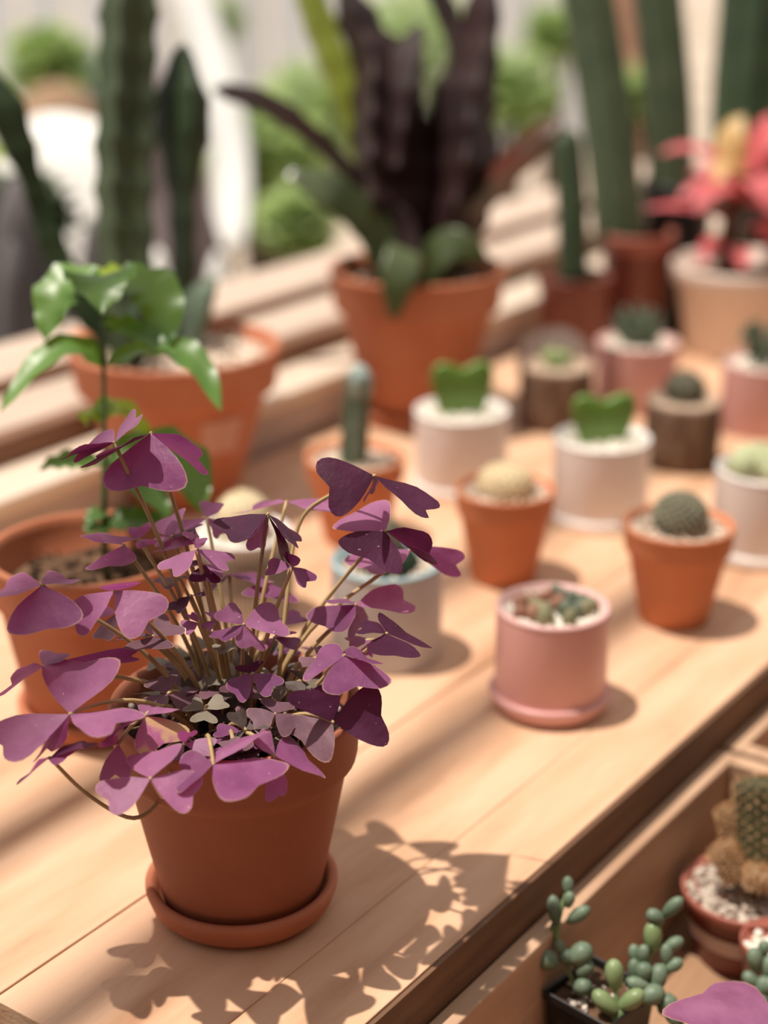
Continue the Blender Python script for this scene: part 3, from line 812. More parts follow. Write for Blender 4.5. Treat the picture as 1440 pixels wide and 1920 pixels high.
G = [  # base, mid, tip px + depth offsets, half width
 ((193,690,0), (110,655,-.01), (0,775,-.03), 0.0125, 'leaf_green', 0.0),
 ((193,690,0), (330,655,-.01), (415,775,-.03), 0.013, 'leaf_green', 0.3),
 ((190,545,0), (120,540,.0), (85,640,-.01), 0.020, 'leaf_green', 0.3),
 ((190,545,0), (190,520,-.035), (193,590,-.062), 0.024, 'leaf_green', 0.2),
 ((190,545,0), (285,545,.0), (310,660,-.01), 0.020, 'leaf_green', 0.3),
 ((190,545,0), (235,515,.035), (280,525,.06), 0.016, 'leaf_lime', 0.2),
 ((192,600,0), (250,620,-.015), (330,665,-.03), 0.010, 'leaf_green', 0.2),
 ((195,870,0), (130,865,.0), (75,880,-.01), 0.010, 'leaf_green', 0.2),
 ((195,880,0), (260,900,-.01), (320,975,-.02), 0.014, 'leaf_green', 0.3),
 ((196,870,0), (320,860,.01), (378,960,.0), 0.024, 'leaf_green', 0.3),
 ((194,790,0), (175,770,.02), (160,800,.03), 0.012, 'leaf_lime', 0.2),
 ((194,790,0), (225,770,.02), (285,830,.03), 0.014, 'leaf_lime', 0.2),
 ((195,960,0), (180,965,-.005), (160,985,-.012), 0.007, 'leaf_green', 0.2),
 ((195,985,0), (180,990,-.005), (160,1000,-.012), 0.009, 'leaf_green', 0.2),
 ((195,985,0), (250,975,-.0), (320,985,-.0), 0.012, 'leaf_green', 0.2),
]
for a, b, c, w, mm, wv in G:
    blade(MB(), p2(*a), p2(*b), p2(*c), w, UPC, 0.18, 0.16 * (1 if wv else 0.6), 14, 6, 0.3, 4).build('leaf', M[mm], pl2)

# ------------------------------------------------------------------ big terracotta pot with the winged cacti
P3 = ground(341, 930); P3.z = 0
c3 = thing('potted_winged_cactus', 'tall dark winged cacti in a big terracotta pot with a faded sticker', 'plant', P3, 'big clay pots by the window')
z3, r3 = clay_pot(c3, 0.098, 0.150, 0.052, M['terra'], 0.012)
gravel_bed(c3, z3, r3, M['gravel'], 260, 0.0035)
D3 = depth_of(P3 + Vector((0, 0, 0.15)))
def p3(x, y, dd=0.0): return at(x, y, D3 + dd) - P3
def stemw(px, rad, m, nm='cactus_stem', w=3, step=0.028, phase=0.3, scal=0.28, tip=True, pf=None, root=None, tw=0.0, core=0.3):
    pts = [pf(*q) for q in px]
    return winged(MB(), pts, rad, w, core, scal, step, tw, phase, tip).build(nm, m, root)
def base3(x, dd=0.0):
    q = p3(x, 640, dd); q.z = z3; return q
for px, rad, m, w, ph in [
  ([(245,625,-.01),(236,480,0),(232,300,0),(238,120,0),(245,-160,0)], [0.026,0.031,0.032,0.031,0.029], 'cactus_mid', 4, 0.45),
  ([(345,610,.03),(345,480,.03),(345,330,.03),(348,200,.03),(345,80,.03)], [0.013,0.015,0.016,0.038,0.030], 'cactus_dk', 3, 0.9),
  ([(205,625,.02),(120,520,.01),(78,420,.0),(50,330,-.01),(10,235,-.02),(-30,120,-.03)], [0.014,0.020,0.017,0.014,0.026,0.022], 'cactus_dk', 3, 0.5),
  ([(225,640,-.04),(262,600,-.05),(268,545,-.05)], [0.017,0.024,0.022], 'cactus_dk', 4, 0.5)]:
    pts = [p3(*q) for q in px]; pts[0].z = min(pts[0].z, z3 - 0.004) if abs(px[0][0]) < 999 else 0
    winged(MB(), pts, rad, w, 0.40, 0.17, 0.040, 0.3, ph).build('cactus_stem', M[m], c3)
pad = [p3(355, 625, .02), p3(375, 575, .02), p3(405, 520, .02)]; pad[0].z = z3 - 0.003
winged(MB(), pad, [0.013, 0.022, 0.020], 3, 0.45, 0.10, 0.03, 0, 1.2).build('cactus_stem', M['cactus_blue'], c3)
MB().blob(p3(150, 650, -0.06) * Vector((1, 1, 0)) .length and (p3(152, 640, -0.02)), (0.012, 0.012, 0.010), 2, 0.3).build('stone', M['terra_lt'], c3)
# sticker on the big pot
vs, fs = [], []
ang0 = math.atan2(-P3.y, -P3.x)
for i in range(9):
    for j in range(3):
        a = ang0 + 0.25 + 0.55 * i / 8; z = 0.062 + 0.034 * j / 2
        rb = 0.052 + (0.052 + (0.098 - 0.052) * 0.66 - 0.052) * z / (0.15 * 0.69) + 0.0009
        vs.append((rb * math.cos(a), rb * math.sin(a), z))
for i in range(8):
    for j in range(2): fs.append((i*3+j, (i+1)*3+j, (i+1)*3+j+1, i*3+j+1))
MB().add(vs, fs).build('sticker', M['sticker'], c3)

# ------------------------------------------------------------------ big terracotta pot with the maroon cactus
P4 = ground(780, 782); P4.z = 0
sz4 = 0.016
s4 = saucer_mesh(0.064, sz4, None, 0.055).build('saucer', M['terra'])
s4.location = P4; tag(s4, 'terracotta saucer under the big pot of the maroon cactus', 'saucer')
c4 = thing('potted_maroon_cactus', 'dark maroon arching cactus in a big terracotta pot by the window', 'plant', P4 + Vector((0, 0, sz4 * 0.27)), 'big clay pots by the window')
O4 = Vector(c4.location)
z4, r4 = clay_pot(c4, 0.0935, 0.163, 0.052, M['terra'], 0.018)
fill(c4, z4, r4, M['soil'], 'soil', 0.005)
pebbles(c4, z4 + 0.002, r4, M['gravel_grey'], 60, 0.004, 'gravel')
D4 = depth_of(O4 + Vector((0, 0, 0.163)))
def p4(x, y, dd=0.0): return at(x, y, D4 + dd) - O4
ARMS = [
  ([(745,500,0),(735,420,0),(722,280,0),(712,130,0),(680,60,0),(640,-40,0)], [0.030,0.042,0.046,0.042,0.024,0.022], 'maroon', 0.3),
  ([(740,330,-.01),(752,180,-.01),(790,45,0)], [0.036,0.034,0.018], 'maroon', 0.8),
  ([(800,500,0),(845,420,0),(868,300,0),(872,210,0),(900,100,0),(922,-60,0)], [0.026,0.036,0.044,0.036,0.022,0.020], 'maroon', 0.6),
  ([(868,230,.01),(870,130,.01),(840,30,.02),(800,-60,.02)], [0.020,0.014,0.013,0.013], 'maroon', 0.2),
  ([(745,505,-.02),(690,430,-.03),(620,370,-.05),(535,325,-.06)], [0.020,0.022,0.022,0.018], 'olive_arm', 0.2),
  ([(740,500,.02),(660,340,.02),(590,260,.0),(500,195,-.02),(400,165,-.04)], [0.012,0.011,0.010,0.013,0.010], 'maroon', 0.5),
  ([(800,505,.02),(880,390,.0),(960,310,-.02),(1055,225,-.04)], [0.024,0.022,0.017,0.013], 'maroon_red', 0.4),
  ([(770,500,-.05),(755,485,-.085),(745,530,-.10),(738,600,-.10)], [0.016,0.020,0.019,0.013], 'olive_arm', 0.0),
  ([(800,505,-.03),(850,465,-.05),(915,485,-.06)], [0.016,0.022,0.016], 'olive_arm', 0.7),
  ([(745,505,.03),(690,350,.05),(655,210,.05),(600,60,.05),(560,-60,.05)], [0.012,0.017,0.020,0.019,0.018], 'lime_arm', 0.1),
  ([(780,500,.05),(790,380,.06),(785,300,.06),(775,235,.06)], [0.014,0.017,0.015,0.012], 'lime_arm', 0.5),
  ([(765,505,-.02),(765,430,-.03),(748,385,-.04)], [0.024,0.03,0.022], 'maroon', 0.9),
]
for px, rad, m, ph in ARMS:
    pts = [p4(*q) for q in px]
    pts[0].z = min(pts[0].z, z4 - 0.004) if px[0][1] > 480 else pts[0].z
    winged(MB(), pts, [q * 1.25 for q in rad], 3, 0.42, 0.15, 0.042, 0.5, ph).build('cactus_arm', M[m], c4)

# ------------------------------------------------------------------ small pots in rows on the bench
def gp(x, y):
    p = ground(x, y); p.z = 0; return p
SMALL = 'small pots in rows on the bench'

# terracotta with finger cactus
p = gp(667, 1008)
t = thing('potted_cactus', 'finger-shaped green cactus in a small terracotta pot', 'plant', p, SMALL)
z, r = clay_pot(t, 0.0445, 0.078, 0.028, M['terra_lt'], 0.006); gravel_bed(t, z, r, M['gravel'], 120, 0.0028)
column(MB(), [(-0.002, 0.002, z - 0.003), (0, 0, z + 0.045), (0.003, -0.003, z + 0.085)], [0.0135, 0.0120], 5, 0.3).build('cactus', M['cactus_blue'], t)
MB().tube([(0.0026, -0.0026, z + 0.062), (0.003, -0.003, z + 0.078), (0.0032, -0.0032, z + 0.0875)], [0.0121, 0.0112, 0.004], 20).build('pale_tip', M['pale_blue'], t)
mb = MB()
for k in range(5):
    for j in range(10):
        a = 2 * PI * k / 5; nn = Vector((math.cos(a), math.sin(a), 0.2))
        spikes(mb, Vector((0.013 * math.cos(a), 0.013 * math.sin(a), z + 0.006 + j * 0.008)), nn, 0.004, 2, 0.6)
mb.build('spines', M['spine_pale'], t, stuff=True)

# terracotta with cream ball
p = gp(943, 1082)
t = thing('potted_cactus', 'cream ball cactus in a small terracotta pot, behind the pink pot', 'plant', p, SMALL)
z, r = clay_pot(t, 0.0415, 0.081, 0.027, M['terra_lt'], 0.005); gravel_bed(t, z, r, M['gravel'], 130, 0.0028)
ball_cactus(t, (0, 0, z + 0.008), 0.0225, 0.017, 16, M['cream_cactus'], M['spine_pale'], 0.003, 0.06, n_sp=5)
tubercles(t, (0, 0, z + 0.008), 0.0222, 0.0168, 130, 0.0022, M['cream_cactus'])

# terracotta with grey green ball
p = gp(1262, 1157)
t = thing('potted_cactus', 'round grey-green cactus in a small terracotta pot, right of the pink pot', 'plant', p, SMALL)
z, r = clay_pot(t, 0.0435, 0.081, 0.0275, M['terra_lt'], 0.005); gravel_bed(t, z, r, M['gravel'], 130, 0.0028)
ball_cactus(t, (0, 0, z + 0.010), 0.0205, 0.0190, 14, M['cactus_grey'], M['spine_pale'], 0.0030, 0.04, n_sp=3)
tubercles(t, (0, 0, z + 0.010), 0.0205, 0.0190, 150, 0.0026, M['tubercle'])

# pink pot with lithops
p = gp(1030, 1318)
ps = saucer_mesh(0.0435, 0.014, None, 0.037).build('saucer', M['pink'])
ps.location = p; tag(ps, 'pink ceramic saucer under the pot of stone plants', 'saucer')
t = thing('potted_stone_plants', 'brown and green stone plants in a pink ceramic pot on a saucer', 'plant', p + Vector((0, 0, 0.004)), SMALL)
z, r = cyl_pot(t, 0.0395, 0.073, M['pink'], M['pink_lip'], 0, 0.005)
gravel_bed(t, z, r, M['gravel_white'], 170, 0.0026)
for k in range(11):
    a = k * 2.4; q = 0.006 + 0.019 * math.sqrt(k / 11)
    c = Vector((q * math.cos(a), q * math.sin(a), z + 0.003)); s = R.uniform(0.006, 0.009); d = Vector((math.cos(a * 1.7), math.sin(a * 1.7), 0)) * s * 0.55
    MB().blob(c + d, (s * 0.75, s * 0.75, s * 1.05), 2, 0.1).blob(c - d, (s * 0.75, s * 0.75, s * 1.0), 2, 0.1).build('stone_plant', M[('lithops_a', 'lithops_b', 'lithops_c')[k % 3]], t)

# grey ribbed pot with blue lip
p = gp(725, 1222)
t = thing('potted_cactus', 'low dark cactus in a ribbed grey pot with a pale blue rim', 'plant', p, SMALL)
z, r = cyl_pot(t, 0.0415, 0.077, M['blue_grey'], M['blue_lip'], 0, 0.008, rib=60)
gravel_bed(t, z, r, M['gravel'], 130, 0.0028)
ball_cactus(t, (0.002, 0.0, z + 0.004), 0.024, 0.014, 12, M['cactus_dk'], M['spine_dark'], 0.003, 0.2)
ball_cactus(t, (0.004, 0.004, z + 0.021), 0.014, 0.017, 10, M['cactus_grey'], M['spine_pale'], 0.003, 0.2)

# white pot with woven grey lines and cream ball
p = gp(462, 1150)
t = thing('potted_cactus', 'cream ball cactus in a white pot with a woven grey line pattern', 'plant', p, SMALL)
z, r = cyl_pot(t, 0.0375, 0.072, M['net'], M['white_lip'], 0, 0.004)
mb = MB()
for k in range(72):
    a = 2 * PI * k / 72
    c, s_ = math.cos(a), math.sin(a)
    q = 0.0378
    tv = Vector((-s_, c, 0)) * 0.00042
    a0, a1 = Vector((q * c, q * s_, 0.004)), Vector((q * c, q * s_, 0.066))
    o_ = Vector((c, s_, 0)) * 0.0005
    mb.add([a0 - tv, a0 + tv, a0 + o_, a1 - tv, a1 + tv, a1 + o_], [(0, 2, 5, 3), (2, 1, 4, 5)], False)
for j in range(14):
    zz = 0.030 + j * 0.0022
    mb.tube([(0.0378 * math.cos(2*PI*k/40), 0.0378 * math.sin(2*PI*k/40), zz) for k in range(41)], 0.00035, 4)
mb.build('woven_lines', M['net_line'], t, stuff=True)
gravel_bed(t, z, r, M['gravel_white'], 130, 0.0028)
ball_cactus(t, (0, 0.0, z + 0.014), 0.0215, 0.022, 18, M['cream_cactus'], M['spine_pale'], 0.003, 0.05, n_sp=4)

def heart(root, z, w, h, rz, m):
    """thick heart-shaped leaf standing on its point"""
    half = [(0.62, 0.0), (0.74, 0.14), (0.86, 0.34), (0.96, 0.56), (1.0, 0.72), (0.97, 0.86), (0.85, 0.96), (0.66, 1.0), (0.46, 0.985), (0.27, 0.94), (0.12, 0.895), (0.0, 0.865)]
    out = [(x * w, y * h) for x, y in half] + [(-x * w, y * h) for x, y in reversed(half[:-1])]
    vs, fs = [], []
    rings = ((-1, 0.0), (-0.85, 0.0028), (0.0, 0.0040), (0.85, 0.0028), (1, 0.0))
    n = len(out)
    cx, cy = 0, h * 0.55
    layers = [(0.90, -0.0042), (0.97, -0.0032), (1.0, 0.0), (0.97, 0.0032), (0.90, 0.0042)]
    for s, dz in layers:
        for x, y in out: vs.append((cx + (x - cx) * s, dz, z + cy + (y - cy) * s))
    for j in range(len(layers) - 1):
        for k in range(n):
            fs.append((j*n+k, j*n+(k+1) % n, (j+1)*n+(k+1) % n, (j+1)*n+k))
    vs.append((cx, -0.0048, z + cy)); vs.append((cx, 0.0048, z + cy))
    a, b = len(vs) - 2, len(vs) - 1
    for k in range(n):
        fs.append((a, (k+1) % n, k)); fs.append((b, 4*n+k, 4*n+(k+1) % n))
    M3 = Matrix.Rotation(rz, 3, 'Z')
    vs = [M3 @ Vector(v) for v in vs]
    MB().add(vs, fs).build('heart_leaf', m, root)

for (x, y), rr, lab, hh in (((863, 912), 0.0445, 'heart-shaped hoya leaf in a white pot close to the big maroon cactus', 0.052), ((1122, 970), 0.0435, 'darker heart-shaped hoya leaf in a white pot beside a bark log planter', 0.046)):
    p = gp(x, y)
    t = thing('potted_heart_hoya', lab, 'plant', p, SMALL)
    z, r = cyl_pot(t, rr, 0.079, M['white'], M['white_lip'], 0.0025, 0.005)
    gravel_bed(t, z, r, M['gravel_white'], 150, 0.003)
    heart(t, z - 0.004, 0.0300, hh * 1.06, YAW - PI / 2 + 0.15, M['hoya'])

# white pot with crested cactus, right edge
p = gp(1425, 1035)
t = thing('potted_crested_cactus', 'pale green knobbly cactus in a white pot at the right edge', 'plant', p, SMALL)
z, r = cyl_pot(t, 0.0435, 0.079, M['white'], M['white_lip'], 0.0025, 0.006)
gravel_bed(t, z, r, M['gravel'], 130, 0.003)
for k, (dx, dy, s) in enumerate(((-0.016, 0.012, 0.0095), (-0.010, 0.000, 0.010), (0.0, 0.010, 0.0125), (0.006, -0.006, 0.011), (0.014, 0.006, 0.010), (-0.018, 0.020, 0.008), (-0.004, 0.020, 0.011), (-0.014, -0.010, 0.008))):
    MB().blob((dx, dy, z + s * 0.9), (s, s, s * 1.15), 3, 0.28, freq=3.0).build('cactus_knob', M['crest'], t)

# log planters
def log_planter(p, rr, h, lab, kind):
    t = thing('log_planter', lab, 'planter', p, 'bark log planters')
    off = R.random() * 20
    pr = [(rr * 0.9, 0), (rr, 0.003), (rr * 0.985, h * 0.3), (rr, h * 0.6), (rr * 0.99, h * 0.93), (rr * 0.965, h)]
    MB().lathe(pr, 72, rfun=lambda a, i: 1 + 0.05 * noise.noise(Vector((math.cos(a) * 5, math.sin(a) * 5, off + i * 0.15))) if i < 5 else 1.0).build('bark', M['bark'], t)
    MB().lathe([(rr * 0.955, h - 0.001), (rr * 0.955, h + 0.001), (rr * 0.60, h + 0.001), (rr * 0.57, h - 0.0005)], 48, cap0=False, cap1=False).build('cut_face', M['log_cut'], t)
    fill(t, h + 0.0005, rr * 0.58, M['gravel'], 'gravel_bed', 0.001)
    if kind == 0:
        for k in range(7):
            a = k * 0.9; q = 0 if k == 0 else 0.011
            ball_cactus(t, (q * math.cos(a), q * math.sin(a), h + 0.006), 0.008, 0.011, 8, M['crest'] if k % 2 else M['hoya'], M['spine_pale'], 0.002, 0.15, n_sp=2, rows=5)
    else:
        ball_cactus(t, (0, 0, h + 0.010), 0.021, 0.019, 12, M['cactus_grey'], M['spine_dark'], 0.004, 0.22)
log_planter(gp(1040, 795), 0.0395, 0.066, 'bark log planter with small yellow-green cacti, beside the big maroon cactus pot', 0)
log_planter(gp(1275, 868), 0.0375, 0.066, 'bark log planter with a round grey cactus, behind the white pots', 1)

# pale wooden slice
p = gp(1040, 742)
Ms = Matrix.Translation(Vector((0, 0, 0.0005))) @ Matrix.Rotation(YAW - PI / 2, 4, 'Z')
t = thing('wood_slice', 'pale round wooden slice standing upright behind the log planter with yellow-green cacti', 'wood slice', p)
def disc(r0, y0, y1, nm, m):
    mb = MB().lathe([(r0 * 0.985, y0), (r0, y0 + 0.001), (r0, y1 - 0.001), (r0 * 0.985, y1)], 44)
    Mr = Ms @ Matrix.Translation(Vector((0, 0, 0.0375))) @ Matrix.Rotation(math.radians(52), 4, 'X')
    mb.v = [tuple(Mr @ Vector(v)) for v in mb.v]
    mb.build(nm, m, t)
disc(0.0430, -0.005, 0.005, 'bark_ring', M['log_cut'])
disc(0.0400, 0.0042, 0.0056, 'cut_face', M['pale_cut'])
# pink pots at the back
def rosette(root, z, n, L, m):
    for k in range(n):
        a = k * 2.399; tilt = 0.25 + 0.75 * (1 - k / n)
        d = Vector((math.cos(a) * math.sin(tilt), math.sin(a) * math.sin(tilt), math.cos(tilt)))
        b = Vector((math.cos(a), math.sin(a), 0)) * 0.004 + Vector((0, 0, z))
        l = L * (0.75 + 0.25 * k / n)
        MB().tube([b, b + d * l * 0.25, b + d * l * 0.6, b + d * l * 0.85 + Vector((0, 0, 0.002)), b + d * l + Vector((0, 0, 0.004))], [0.0035, 0.0052, 0.0045, 0.0025, 0.0003], 7).build('leaf', m, root)
p = gp(1190, 760)
t = thing('potted_haworthia', 'spiky grey-green rosette in a pink pot, in front of the brown-red plastic pots', 'plant', p, SMALL)
z, r = cyl_pot(t, 0.0445, 0.075, M['pink'], M['pink_lip'], 0, 0.005); gravel_bed(t, z, r, M['gravel_white'], 130, 0.003)
rosette(t, z, 17, 0.045, M['haworthia'])
p = gp(1425, 803)
t = thing('potted_succulent', 'branching green succulent in a pink pot at the right edge, before the cream pot', 'plant', p, SMALL)
z, r = cyl_pot(t, 0.0435, 0.075, M['pink'], M['pink_lip'], 0, 0.005); gravel_bed(t, z, r, M['gravel_white'], 130, 0.003)
for k in range(7):
    a = k * 0.9; b = Vector((0.010 * math.cos(a), 0.010 * math.sin(a), z)); e = b + Vector((0.014 * math.cos(a), 0.014 * math.sin(a), 0.028 + 0.016 * R.random()))
    mb = MB().tube([b, b.lerp(e, 0.5), e], 0.0018, 6)
    for j in range(9):
        q = b.lerp(e, 0.2 + 0.8 * j / 8); d = Vector((math.cos(j * 2.4), math.sin(j * 2.4), 0.5)) * 0.005
        mb.blob(q + d, (0.0035, 0.0035, 0.005), 1)
    mb.build('shoot', M['haworthia'] if k % 3 else M['cactus_mid'], t)

# ------------------------------------------------------------------ cream pot with pink bracts
p = gp(1384, 657)
t = thing('potted_pink_plant', 'plant with pink, red and yellow leaves in a big cream clay pot', 'plant', p)
HC = 0.112
MB().lathe([(0.055, 0), (0.064, 0), (0.066, 0.004), (0.080, HC * 0.75), (0.087, HC * 0.80), (0.089, HC * 0.97), (0.087, HC), (0.083, HC * 0.985), (0.080, HC * 0.8), (0.04, HC * 0.78)], 56).build('pot', M['cream_pot'], t)
fill(t, HC * 0.82, 0.081, M['soil_dry'], 'soil', 0.004)
DC = depth_of(p + Vector((0, 0, HC)))
def pc(x, y, dd=0.0): return at(x, y, DC + dd) - p
b0 = pc(1365, 490); b0.z = HC * 0.8
st = MB().tube(crv([b0, pc(1365, 440), pc(1375, 390), pc(1400, 330)], 5), 0.010, 10).build('stem', M['wood_stem'], t)
for a, b, c, w, mm in [
  ((1370,420,0),(1300,390,-.02),(1205,392,-.04), .011, 'pinkfol'), ((1380,330,0),(1310,280,.0),(1235,290,-.01), .013, 'pinkfol'),
  ((1385,380,0),(1350,350,-.05),(1300,400,-.08), .020, 'pinkfol'), ((1390,370,0),(1420,340,-.04),(1450,410,-.07), .022, 'pinkfol'),
  ((1370,400,0),(1330,350,-.02),(1270,375,-.03), .016, 'pinkfol'), ((1395,340,0),(1370,270,.0),(1395,215,.01), .020, 'yellowfol'),
  ((1400,350,0),(1430,280,.02),(1470,230,.03), .024, 'pinkfol'), ((1400,340,0),(1360,310,-.03),(1345,350,-.05), .014, 'yellowfol'),
  ((1400,380,0),(1450,380,-.02),(1500,420,-.03), .024, 'pinkfol'), ((1370,470,0),(1340,455,-.03),(1310,500,-.05), .014, 'pinkfol'),
  ((1370,475,0),(1385,470,-.04),(1395,510,-.06), .014, 'pinkfol'), ((1400,440,0),(1430,425,-.02),(1450,470,-.03), .016, 'pinkfol'),
  ((1400,350,.0),(1440,340,.0),(1490,330,.0), .022, 'pinkfol'), ((1400,330,0),(1430,250,0),(1450,215,0), .014, 'pinkfol'), ((1370,360,.02),(1330,320,.04),(1290,330,.06), .015, 'pinkfol')]:
    blade(MB(), pc(*a), pc(*b), pc(*c), w, UPC, 0.15, 0.05, 10, 4, 0.3).build('leaf', M[mm], t)

# ------------------------------------------------------------------ plastic pots with column cacti at the back
def nursery_pot(root, rr, h, rb, m, mr, band=None):
    MB().lathe([(rb * 0.8, 0), (rb, 0), (rb * 1.01, h * 0.03), (rb + (rr * 0.94 - rb) * 0.9, h * 0.84), (rr * 0.945, h * 0.85)], 48, cap1=False).build('pot', m, root)
    MB().lathe([(rr * 0.94, h * 0.845), (rr * 0.99, h * 0.86), (rr, h * 0.985), (rr * 0.985, h), (rr * 0.95, h * 0.99), (rr * 0.93, h * 0.88), (rr * 0.5, h * 0.87)], 48, cap0=False).build('rim', mr, root)
    return h * 0.90, rr * 0.935
def col_pot(px, rr, h, rb, lab, cols, m='red_plastic', mr='red_plastic'):
    p = gp(*px)
    t = thing('potted_column_cactus', lab, 'plant', p, 'column cacti at the far end of the bench')
    z, r = nursery_pot(t, rr, h, rb, M[m], M[mr])
    fill(t, z, r, M['soil_dry'], 'soil', 0.004)
    dd = depth_of(p + Vector((0, 0, z)))
    for pts, rad, ribs, mm in cols:
        q = [at(x, y, dd + e) - p for x, y, e in pts]
        q[0].z = z - 0.004
        column(MB(), q, rad, ribs, 0.2).build('cactus_column', M[mm], t)
        mb = MB()
        fine = crv(q, 8) if len(q) > 2 else [q[0].lerp(q[1], t_ / 20) for t_ in range(21)]
        for i in range(1, len(fine) - 1):
            for k in range(ribs):
                a = 2 * PI * k / ribs
                nn = Vector((math.cos(a), math.sin(a), 0.1))
                spikes(mb, fine[i] + nn * (rad if not isinstance(rad, (list, tuple)) else rad[0]) * 0.96, nn, 0.006, 2, 0.8)
        mb.build('spines', M['spine_pale'], t, stuff=True)
col_pot((1072, 664), 0.046, 0.100, 0.040, 'thin dark column cactus in a brown-red plastic pot behind the first log planter', [([(1076,500,0),(1072,380,0),(1060,240,0)], 0.0195, 6, 'cactus_dk')])
col_pot((1186, 634), 0.047, 0.138, 0.038, 'leaning green column cactus in a brown-red plastic pot behind the pink pot of the rosette', [([(1165,450,0),(1150,300,0),(1125,120,0),(1085,-120,0)], [0.033, 0.034], 7, 'cactus_mid')], 'red_plastic', 'red_plastic_lt')
col_pot((1256, 612), 0.046, 0.190, 0.042, 'column cactus in a black plastic pot, left of the thickest cactus', [([(1262,350,0),(1255,200,0),(1235,0,0),(1215,-160,0)], [0.030, 0.034], 7, 'cactus_mid')], 'black_plastic', 'black_plastic')
col_pot((1440, 545), 0.055, 0.130, 0.048, 'thickest dark column cactus in a black plastic pot behind the pink-leaved plant', [([(1395,390,0),(1400,200,0),(1420,0,0),(1430,-160,0)], [0.046, 0.056], 8, 'cactus_dk')], 'black_plastic', 'black_plastic')

# ------------------------------------------------------------------ plants in the crate
p = ground(1391, 1785, CZ)
t = thing('potted_golden_cactus', 'golden-spined cactus with offsets in a brown plastic pot with a pale band', 'plant', p)
NH, NR, NB = 0.052, 0.0435, 0.031
z, r = nursery_pot(t, NR, NH, NB, M['red_plastic'], M['red_plastic_lt'])
gravel_bed(t, z, r, M['gravel_grey'], 190, 0.0034)
vs, fs = [], []
for i in range(49):
    a = 2 * PI * i / 48
    for zz in (NH * 0.36, NH * 0.60):
        rb = NB + (NR * 0.94 - NB) * 0.9 * zz / (NH * 0.84) + 0.0008
        vs.append((rb * math.cos(a), rb * math.sin(a), zz))
for i in range(48): fs.append((2*i, 2*i+2, 2*i+3, 2*i+1))
MB().add(vs, fs).build('pale_band', M['band'], t)  # even pale band around the wall of the brown pot
DG = depth_of(p + Vector((0, 0, NH)))
def pg(x, y, dd=0.0): return at(x, y, DG + dd) - p
def golden(px, rad, ribs=10, body='golden_body'):
    q = [pg(*e) for e in px]
    o = column(MB(), q, rad, ribs, 0.16).build('cactus_stem', M[body], t)
    mb = MB()
    fine = crv(q, 9)
    m = len(fine)
    T = (fine[-1] - fine[0]).normalized()
    u = T.cross(Vector((0.3, 0.8, 0.1))).normalized(); w = T.cross(u)
    for i in range(m):
        for k in range(ribs):
            a = 2 * PI * (k + 0.5 * (i % 2)) / ribs
            e = i / (m - 1)
            rr = rad * (math.sqrt(max(0.05, 1 - ((e - 0.9) / 0.1) ** 2)) if e > 0.9 else 1)
            nn = (u * math.cos(a) + w * math.sin(a) + T * (0.2 + (2.0 if e > 0.93 else 0))).normalized()
            spikes(mb, fine[i] + (u * math.cos(a) + w * math.sin(a)) * rr * 0.97, nn, 0.0036, 8 if e < 0.72 else 16, 1.0, 0.00028)
    mb.build('spines', M['spine_gold'], o, stuff=True)
golden([(1428,1635,0),(1430,1545,0),(1428,1455,0)], 0.0185, 12, 'cactus_olive')
golden([(1382,1610,.006),(1375,1560,.006),(1366,1510,.006)], 0.0085, 9)
golden([(1383,1648,-.012),(1368,1615,-.012),(1348,1585,-.01)], 0.0095, 9)
golden([(1425,1660,-.022),(1428,1645,-.024),(1430,1630,-.026)], 0.0105, 9)

def bean_plant(root, pf, org, stems, leaves, w0=0.0015):
    """jelly-bean succulent: (x, y, direction deg, length px, width px, depth step, kind) for each plump leaf"""
    for pts in stems:
        MB().tube(crv([pf(*q) for q in pts], 6), w0, 6).build('stem', M['jelly_lt'], root)
    k = 0.98 / F_PX
    for x, y, ang, l, w, dd, mm in leaves:
        a = math.radians(ang)
        d = (rt0 * math.cos(a) + upv * math.sin(a) - fwd * R.uniform(-0.1, 0.35)).normalized()
        d = pf(x, y, dd, d)
        rot = d.to_track_quat('Z', 'Y').to_matrix()
        vs, fs = ico(2)
        c = pf(x, y, dd)
        vs = [c + rot @ Vector((p.x * w * 0.5 * k * (1 + 0.18 * p.z), p.y * w * 0.47 * k * (1 + 0.18 * p.z), p.z * l * 0.5 * k)) for p in vs]
        MB().add(vs, fs).build('leaf', M[mm], root)

# black square pot
BH = 0.062
p = Vector((0.734, 0.3665, CZ))
RZ = -0.15
t = thing('potted_jelly_bean_plant', 'blue-green jelly-bean succulent in a black square plastic pot in the crate', 'plant', p, None, RZ)
mb = MB()
def sq(h, z): return [(-h, -h, z), (h, -h, z), (h, h, z), (-h, h, z)]
HS = 0.0245
vs = sq(HS * 0.78, 0) + sq(HS * 0.93, BH * 0.9) + sq(HS, BH * 0.9) + sq(HS, BH) + sq(HS * 0.93, BH) + sq(HS * 0.88, BH * 0.8)
fs = [(3, 2, 1, 0)]
for j in range(5):
    for k in range(4): fs.append((j*4+k, j*4+(k+1) % 4, (j+1)*4+(k+1) % 4, (j+1)*4+k))
mb.add(vs, fs, False).build('pot', M['black_plastic'], t, bevel=0.0012)
vs, fs = [], []
for i in range(9):
    for j in range(9):
        x, y = HS * 0.9 * (-1 + 2 * i / 8), HS * 0.9 * (-1 + 2 * j / 8)
        vs.append((x, y, BH * 0.90 + 0.0015 * noise.noise(Vector((x * 120, y * 120, 3)))))
for i in range(8):
    for j in range(8): fs.append((i*9+j, (i+1)*9+j, (i+1)*9+j+1, i*9+j+1))
MB().add(vs, fs).build('soil', M['soil_dry'], t)
pebbles(t, BH * 0.915, HS * 0.86, M['perlite'], 34, 0.0022, 'perlite')
